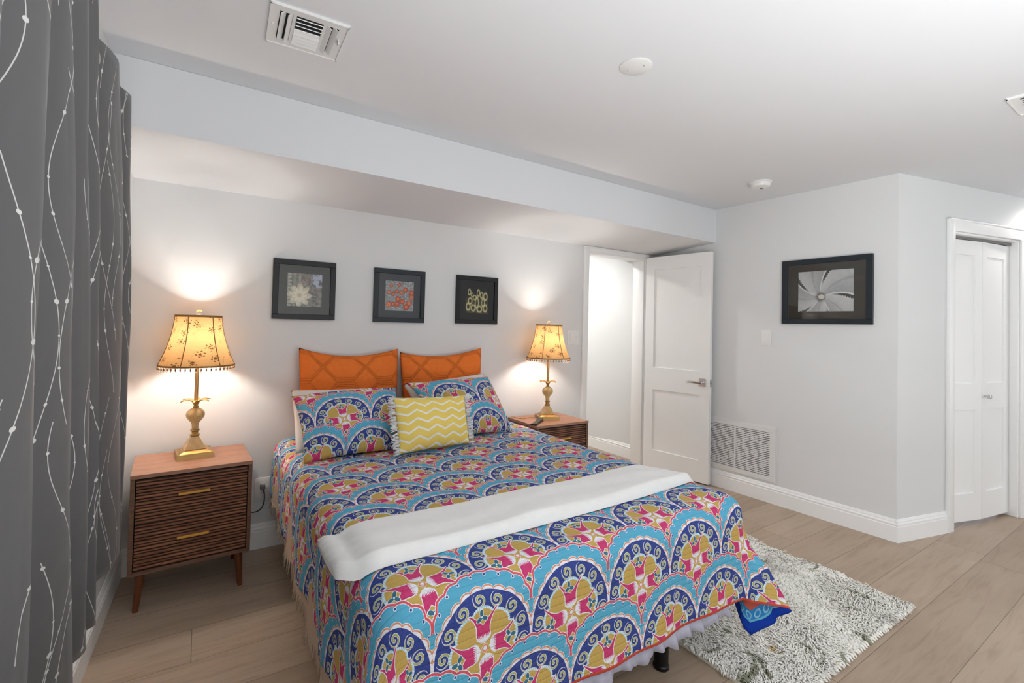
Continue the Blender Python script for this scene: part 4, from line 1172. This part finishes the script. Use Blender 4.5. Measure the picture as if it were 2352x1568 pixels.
def sect(i):
    s = i/(TN-1); ring = []
    e = min(1.0, (min(s, 1-s)/0.022)); e = math.sqrt(max(0.0, 1-(1-e)**2))
    hh = 0.037*(0.55+0.45*e) + 0.004*math.sin(s*17)
    for j in range(TM):
        t_ = j/(TM-1); x, y = throw_curve(s, t_)
        f = math.sin(min(1, min(t_, 1-t_)/0.10)*PI/2)
        zb = top_z(max(x, 0.372), y) + 0.004
        ring.append((x + 0.003*math.sin(t_*40+s*9), y, zb + hh*f*(1+0.04*math.sin(t_*9+s*14)*math.cos(s*31+t_*2)) + 0.0015*math.sin(t_*13+2*math.sin(s*8))*f))
    for j in range(TM-1, -1, -1):
        t_ = j/(TM-1); x, y = throw_curve(s, t_); ring.append((x, y, top_z(max(x, 0.372), y)+0.003))
    return ring
rings = [sect(i) for i in range(TN)]
for r in rings: vs += r
n = 2*TM
for i in range(TN-1):
    for k in range(n): fs.append((i*n+k, i*n+(k+1) % n, (i+1)*n+(k+1) % n, (i+1)*n+k))
fs.append(tuple(range(n))[::-1]); fs.append(tuple((TN-1)*n+k for k in range(n)))
me = bpy.data.meshes.new('throw_blanket'); me.from_pydata(vs, [], fs); 
bm = bmesh.new(); bm.from_mesh(me); bmesh.ops.recalc_face_normals(bm, faces=bm.faces); bm.to_mesh(me); bm.free()
tb = link('throw_blanket', me, MT['plush']); auto_smooth(tb, 70)
tag(tb, 'folded white plush throw laid across the foot of the bed', 'throw blanket')
# ------------------------------------------------------------------ pillows
def pillow(name, corners, thick, mat, label, cat, group=None, nu=44, nv=34, pinch=0.05, ear=0.0, size=(0.62, 0.46), flange=0.0, sag=0.0, seed=0):
    """corners: bottom-left, bottom-right, top-right, top-left (3D)"""
    bl_, br_, tr_, tl_ = [Vector(c) for c in corners]
    nrm = (br_-bl_).cross(tl_-bl_).normalized()     # towards the camera when corners run counter-clockwise seen from it
    vs, uv, fs = [], [], []
    def P(s, t_, side):
        cs, ct = 2*s-1, 2*t_-1
        # edges bow inwards, corners keep their points
        px = cs*(1 - pinch*(1-ct*ct)*abs(cs)**3); py = ct*(1 - pinch*1.2*(1-cs*cs)*abs(ct)**3)
        s2, t2 = (px+1)/2, (py+1)/2
        b = (bl_*(1-s2)+br_*s2)*(1-t2) + (tl_*(1-s2)+tr_*s2)*t2
        e = (max(0, 1-abs(cs)**2.6))**0.62 * (max(0, 1-abs(ct)**2.6))**0.62
        w_ = 0.03*math.sin(s*9+seed)*math.cos(t_*7+seed*2) + 0.02*math.sin(s*21+t_*13+seed)
        off = thick*0.5*e*(1+w_*2)
        b = b + nrm*off*side - nrm*ear*(abs(cs*ct)**3)
        b.z -= sag*(1-cs*cs)*max(0, ct)**2
        return b
    for side in (1, -1):
        for j in range(nv):
            for i in range(nu):
                vs.append(tuple(P(i/(nu-1), j/(nv-1), side))); uv.append((i/(nu-1)*size[0], j/(nv-1)*size[1]))
    N = nu*nv
    for j in range(nv-1):
        for i in range(nu-1):
            fs.append((j*nu+i, j*nu+i+1, (j+1)*nu+i+1, (j+1)*nu+i)); fs.append((N+j*nu+i, N+(j+1)*nu+i, N+(j+1)*nu+i+1, N+j*nu+i+1))
    me = bpy.data.meshes.new(name); me.from_pydata(vs, [], fs); ul = me.uv_layers.new(name='UVMap')
    for l in me.loops: ul.data[l.index].uv = uv[l.vertex_index]
    bm = bmesh.new(); bm.from_mesh(me); bmesh.ops.remove_doubles(bm, verts=bm.verts, dist=1e-4); bm.to_mesh(me); bm.free()
    me.polygons.foreach_set('use_smooth', [True]*len(me.polygons))
    o = link(name, me, mat); tag(o, label, cat, group); return o
ZP = ZQ+0.004
pillow('pillow', [(0.490, 2.895, ZP-0.01), (1.045, 2.895, ZP-0.01), (1.058, 2.950, 1.118), (0.470, 2.950, 1.126)], 0.115, MT['orange'], 'orange quilted pillow standing against the wall on the left side of the bed', 'pillow', 'orange pillows', pinch=0.0, sag=0.048, size=(0.62, 0.52), seed=1)
pillow('pillow', [(1.105, 2.900, ZP-0.01), (1.650, 2.900, ZP-0.01), (1.672, 2.950, 1.120), (1.072, 2.950, 1.095)], 0.115, MT['orange'], 'orange quilted pillow standing against the wall on the right side of the bed', 'pillow', 'orange pillows', pinch=0.0, sag=0.042, size=(0.62, 0.52), seed=2)
pillow('pillow', [(0.405, 2.535, ZP+0.006), (0.960, 2.55, ZP+0.006), (0.950, 2.795, 0.893), (0.412, 2.785, 0.905)], 0.10, MT['white_linen'], 'white pillow behind the left patterned sham', 'pillow', 'white pillows', pinch=0.02, size=(0.6, 0.4), seed=3)
pillow('pillow', [(1.150, 2.62, ZP+0.006), (1.680, 2.64, ZP+0.006), (1.610, 2.795, 0.955), (1.045, 2.790, 0.905)], 0.09, MT['white_linen'], 'white pillow behind the right patterned sham', 'pillow', 'white pillows', pinch=0.02, size=(0.6, 0.4), seed=4)
pillow('pillow', [(0.418, 2.365, ZP+0.004), (0.900, 2.395, ZP+0.004), (0.962, 2.670, 0.920), (0.396, 2.640, 0.905)], 0.15, MT['sham'], 'blue medallion patterned pillow sham on the left side of the bed', 'pillow', 'patterned shams', pinch=0.05, ear=0.02, size=(0.55, 0.41), seed=5)
pillow('pillow', [(1.190, 2.455, ZP+0.004), (1.665, 2.490, ZP+0.004), (1.590, 2.690, 0.952), (1.020, 2.670, 0.938)], 0.15, MT['sham2'], 'blue medallion patterned pillow sham on the right side of the bed', 'pillow', 'patterned shams', pinch=0.05, ear=0.02, size=(0.55, 0.41), seed=6)
yp_c = [(0.832, 2.262, ZP+0.012), (1.248, 2.300, ZP+0.012), (1.272, 2.420, 0.876), (0.838, 2.395, 0.893)]
yp = pillow('pillow', yp_c, 0.12, MT['chevron'], 'small yellow chevron pillow with white fringed ends in front of the shams', 'pillow', None, pinch=0.03, size=(0.44, 0.30), seed=7)
bm = bmesh.new(); cs = [Vector(c) for c in yp_c]; nn = (cs[1]-cs[0]).cross(cs[3]-cs[0]).normalized()
for side, (p0, p1, out) in enumerate(((cs[0], cs[3], (cs[0]-cs[1]).normalized()), (cs[1], cs[2], (cs[1]-cs[0]).normalized()))):
    for k in range(95):
        s = random.random(); b0 = p0.lerp(p1, s) - out*0.006 + nn*random.uniform(-0.006, 0.010)
        ln_ = random.uniform(0.026, 0.042); dz = random.uniform(-0.016, 0.010); dn = random.uniform(-0.012, 0.016)
        mid = b0 + out*ln_*0.55 + nn*dn*0.6 + Vector((0, 0, dz*0.4)); e1 = b0 + out*ln_ + nn*dn + Vector((0, 0, dz))
        e1.z = max(e1.z, ZP+0.001); mid.z = max(mid.z, ZP+0.001)
        tube(bm, [b0, mid, e1], [0.0032, 0.0030, 0.0016], 5)
fg = from_bm('fringe', bm, MT['fringe_white'], yp, True); fg['kind'] = 'stuff'; fg['label'] = 'white cotton fringe'

# ------------------------------------------------------------------ rug
rg = root('rug', 'cream shaggy rug with grey and ochre flecks beside the foot of the bed', 'rug', (2.25, 1.40, 0))
RX0, RX1, RY0, RY1 = 1.665, 2.845, 0.835, 2.02
add = add_box('rug_base', (RX0-2.25, RY0-1.40, 0.0), (RX1-2.25, RY1-1.40, 0.010), MT['rug_base'], rg)
vs, fs = [], []
rnd = random.Random(3)
NT = 36000
for k in range(NT):
    x = rnd.uniform(RX0, RX1); y = rnd.uniform(RY0, RY1)
    ex = 0.0
    cl = math.sin(x*23+3*math.sin(y*9))*math.cos(y*21+2*math.sin(x*11))
    h_ = 0.020 + 0.007*cl + rnd.uniform(-0.004, 0.006)
    a = 2.4*math.sin(x*5+1.1*y)+2.0*math.cos(y*6.3-x*2) + rnd.uniform(-0.9, 0.9)
    ln_ = rnd.uniform(0.012, 0.024); wd_ = rnd.uniform(0.0028, 0.0048)
    dx_, dy_ = math.cos(a), math.sin(a); px, py = -dy_*wd_, dx_*wd_
    b = len(vs); X0_, Y0_ = x-2.25, y-1.40
    vs += [(X0_-px, Y0_-py, 0.008), (X0_+px, Y0_+py, 0.008), (X0_+dx_*ln_*0.4-px, Y0_+dy_*ln_*0.4-py, h_*0.85), (X0_+dx_*ln_*0.4+px, Y0_+dy_*ln_*0.4+py, h_*0.85),
           (X0_+dx_*ln_-px*0.6, Y0_+dy_*ln_-py*0.6, h_), (X0_+dx_*ln_+px*0.6, Y0_+dy_*ln_+py*0.6, h_), (X0_+dx_*ln_*1.45, Y0_+dy_*ln_*1.45, h_*0.62)]
    fs += [(b, b+1, b+3, b+2), (b+2, b+3, b+5, b+4), (b+4, b+5, b+6)]
me = bpy.data.meshes.new('rug_pile'); me.from_pydata(vs, [], fs); me.polygons.foreach_set('use_smooth', [True]*len(me.polygons))
o = link('rug_pile', me, MT['rug'], rg); o['kind'] = 'stuff'
# scalloped end fringe of short yarn loops along the near long edge
vs, fs = [], []
bm = bmesh.new()
for k in range(60):
    x = RX0 + 0.01 + k*(RX1-RX0-0.02)/59 - 2.25; y = RY0-1.40
    tube(bm, [(x, y+0.008, 0.012), (x+rnd.uniform(-.003, .003), y-0.006, 0.012), (x+rnd.uniform(-.006, .006), y-0.017, 0.006)], [0.0065, 0.006, 0.003], 6)
o = from_bm('rug_edge_yarn', bm, MT['rug'], rg, True); o['kind'] = 'stuff'

# ------------------------------------------------------------------ curtain
rod_z = 1.945
cr = root('curtain_rod', 'metal curtain rod carrying the dark curtain above the window', 'curtain rod', (-0.262, 1.2, rod_z))
bm = bmesh.new(); tube(bm, [(-0.272+0.262, -1.3, 0), (-0.252+0.262, 1.02, 0)], 0.008, 14); auto_smooth(from_bm('rod', bm, MT['chromeroe'], cr))
bm = bmesh.new(); bmesh.ops.create_uvsphere(bm, u_segments=16, v_segments=10, radius=0.013)
for v in bm.verts: v.co += Vector((0.010, 1.03, 0))
from_bm('rod_end', bm, MT['chromeroe'], cr, True)
for y in (-1.1, 0.93):
    bm = bmesh.new(); xw_ = xl(1.2+y)+0.262; box(bm, (xw_, y-0.01, -0.02), (xw_+0.004, y+0.01, 0.02)); box(bm, (xw_, y-0.004, -0.012), (0.010, y+0.004, -0.004)); from_bm('bracket', bm, MT['chromeroe'], cr)
RID = [(0.40, 0.40, 0.40), (0.62, 0.62, 0.62), (0.81, 0.81, 0.81), (1.000, 1.000, 1.015), (1.135, 1.225, 1.355), (1.270, 1.390, 1.520), (1.365, 1.520, 1.625), (1.715, 1.915, 2.040), (1.965, 2.085, 2.095)]
XRG, XVL = -0.212, -0.335
ZT, ZBm = 1.992, 0.480
def lerp3(k, t_):  # t 0 top .. 1 bottom
    a, b, c = k
    return a+(b-a)*t_/0.5 if t_ < 0.5 else b+(c-b)*(t_-0.5)/0.5
nodes = []
for i, k in enumerate(RID):
    nodes.append((k, XRG))
    if i < len(RID)-1:
        nx_ = RID[i+1]; f = 0.20 if i == 6 else 0.17
        nodes.append((tuple(k[q]+(nx_[q]-k[q])*f for q in range(3)), XVL))
nodes.append((tuple(v+0.045 for v in RID[-1]), -0.290))
SUB = 14
segn = len(nodes)-1
def cur(s, t_):
    i = min(segn-1, int(s*segn)); f = s*segn-i
    (k0, x0_), (k1, x1_) = nodes[i], nodes[i+1]
    y0_, y1_ = lerp3(k0, t_), lerp3(k1, t_)
    g = f**1.6 if x1_ < x0_ else math.sin(f*PI/2)**1.15
    y = y0_+(y1_-y0_)*f; x = x0_+(x1_-x0_)*g
    amp = 0.86+0.14*min(1, t_*3) if t_ < 0.33 else 1.0
    x = -0.262 + (x+0.262)*amp + 0.003*math.sin(t_*9+i*2.2)
    z = ZT+(ZBm-ZT)*t_ + 0.006*math.sin(s*31)*t_
    return Vector((x, y, z))
# flat cloth coordinate along the width
acc = [0.0]
NU = segn*SUB+1
for i in range(1, NU): acc.append(acc[-1] + (cur(i/(NU-1), 0.5)-cur((i-1)/(NU-1), 0.5)).length)
ct = root('curtain', 'charcoal grommet curtain embroidered with pale beaded vines, hanging at the left', 'curtain', (-0.262, 1.25, ZT))
cu = rel(grid_mesh('curtain_panel', NU, 60, cur, MT['curtain'], None, uvfn=lambda s, t_: (acc[int(round(s*(NU-1)))], ZT+(ZBm-ZT)*t_)), ct)
md = cu.modifiers.new('t', 'SOLIDIFY'); md.thickness = 0.003
# grommets: rings set in the faces between ridge and valley
def grommet(s):
    t_ = (ZT-rod_z)/(ZT-ZBm); p = cur(s, t_); d_ = (cur(min(1, s+0.004), t_)-cur(s-0.004, t_)).normalized()
    n_ = d_.cross(Vector((0, 0, 1))).normalized()
    bm = bmesh.new(); pts = [p + (d_*math.cos(a)+Vector((0, 0, 1))*math.sin(a))*0.023 for a in [2*PI*k/24 for k in range(24)]]
    vsr = []
    for k, q_ in enumerate(pts):
        rad = (q_-p).normalized(); vsr.append([bm.verts.new(q_+rad*0.005*math.cos(w_)+n_*0.005*math.sin(w_)) for w_ in [2*PI*j/8 for j in range(8)]])
    for k in range(24):
        a, b = vsr[k], vsr[(k+1) % 24]
        for j in range(8): bm.faces.new((a[j], a[(j+1) % 8], b[(j+1) % 8], b[j]))
    o = rel(from_bm('grommet', bm, MT['chromeroe'], None, True), ct)
for i in range(segn-1):
    if i >= 4: grommet((i+0.5)/segn)
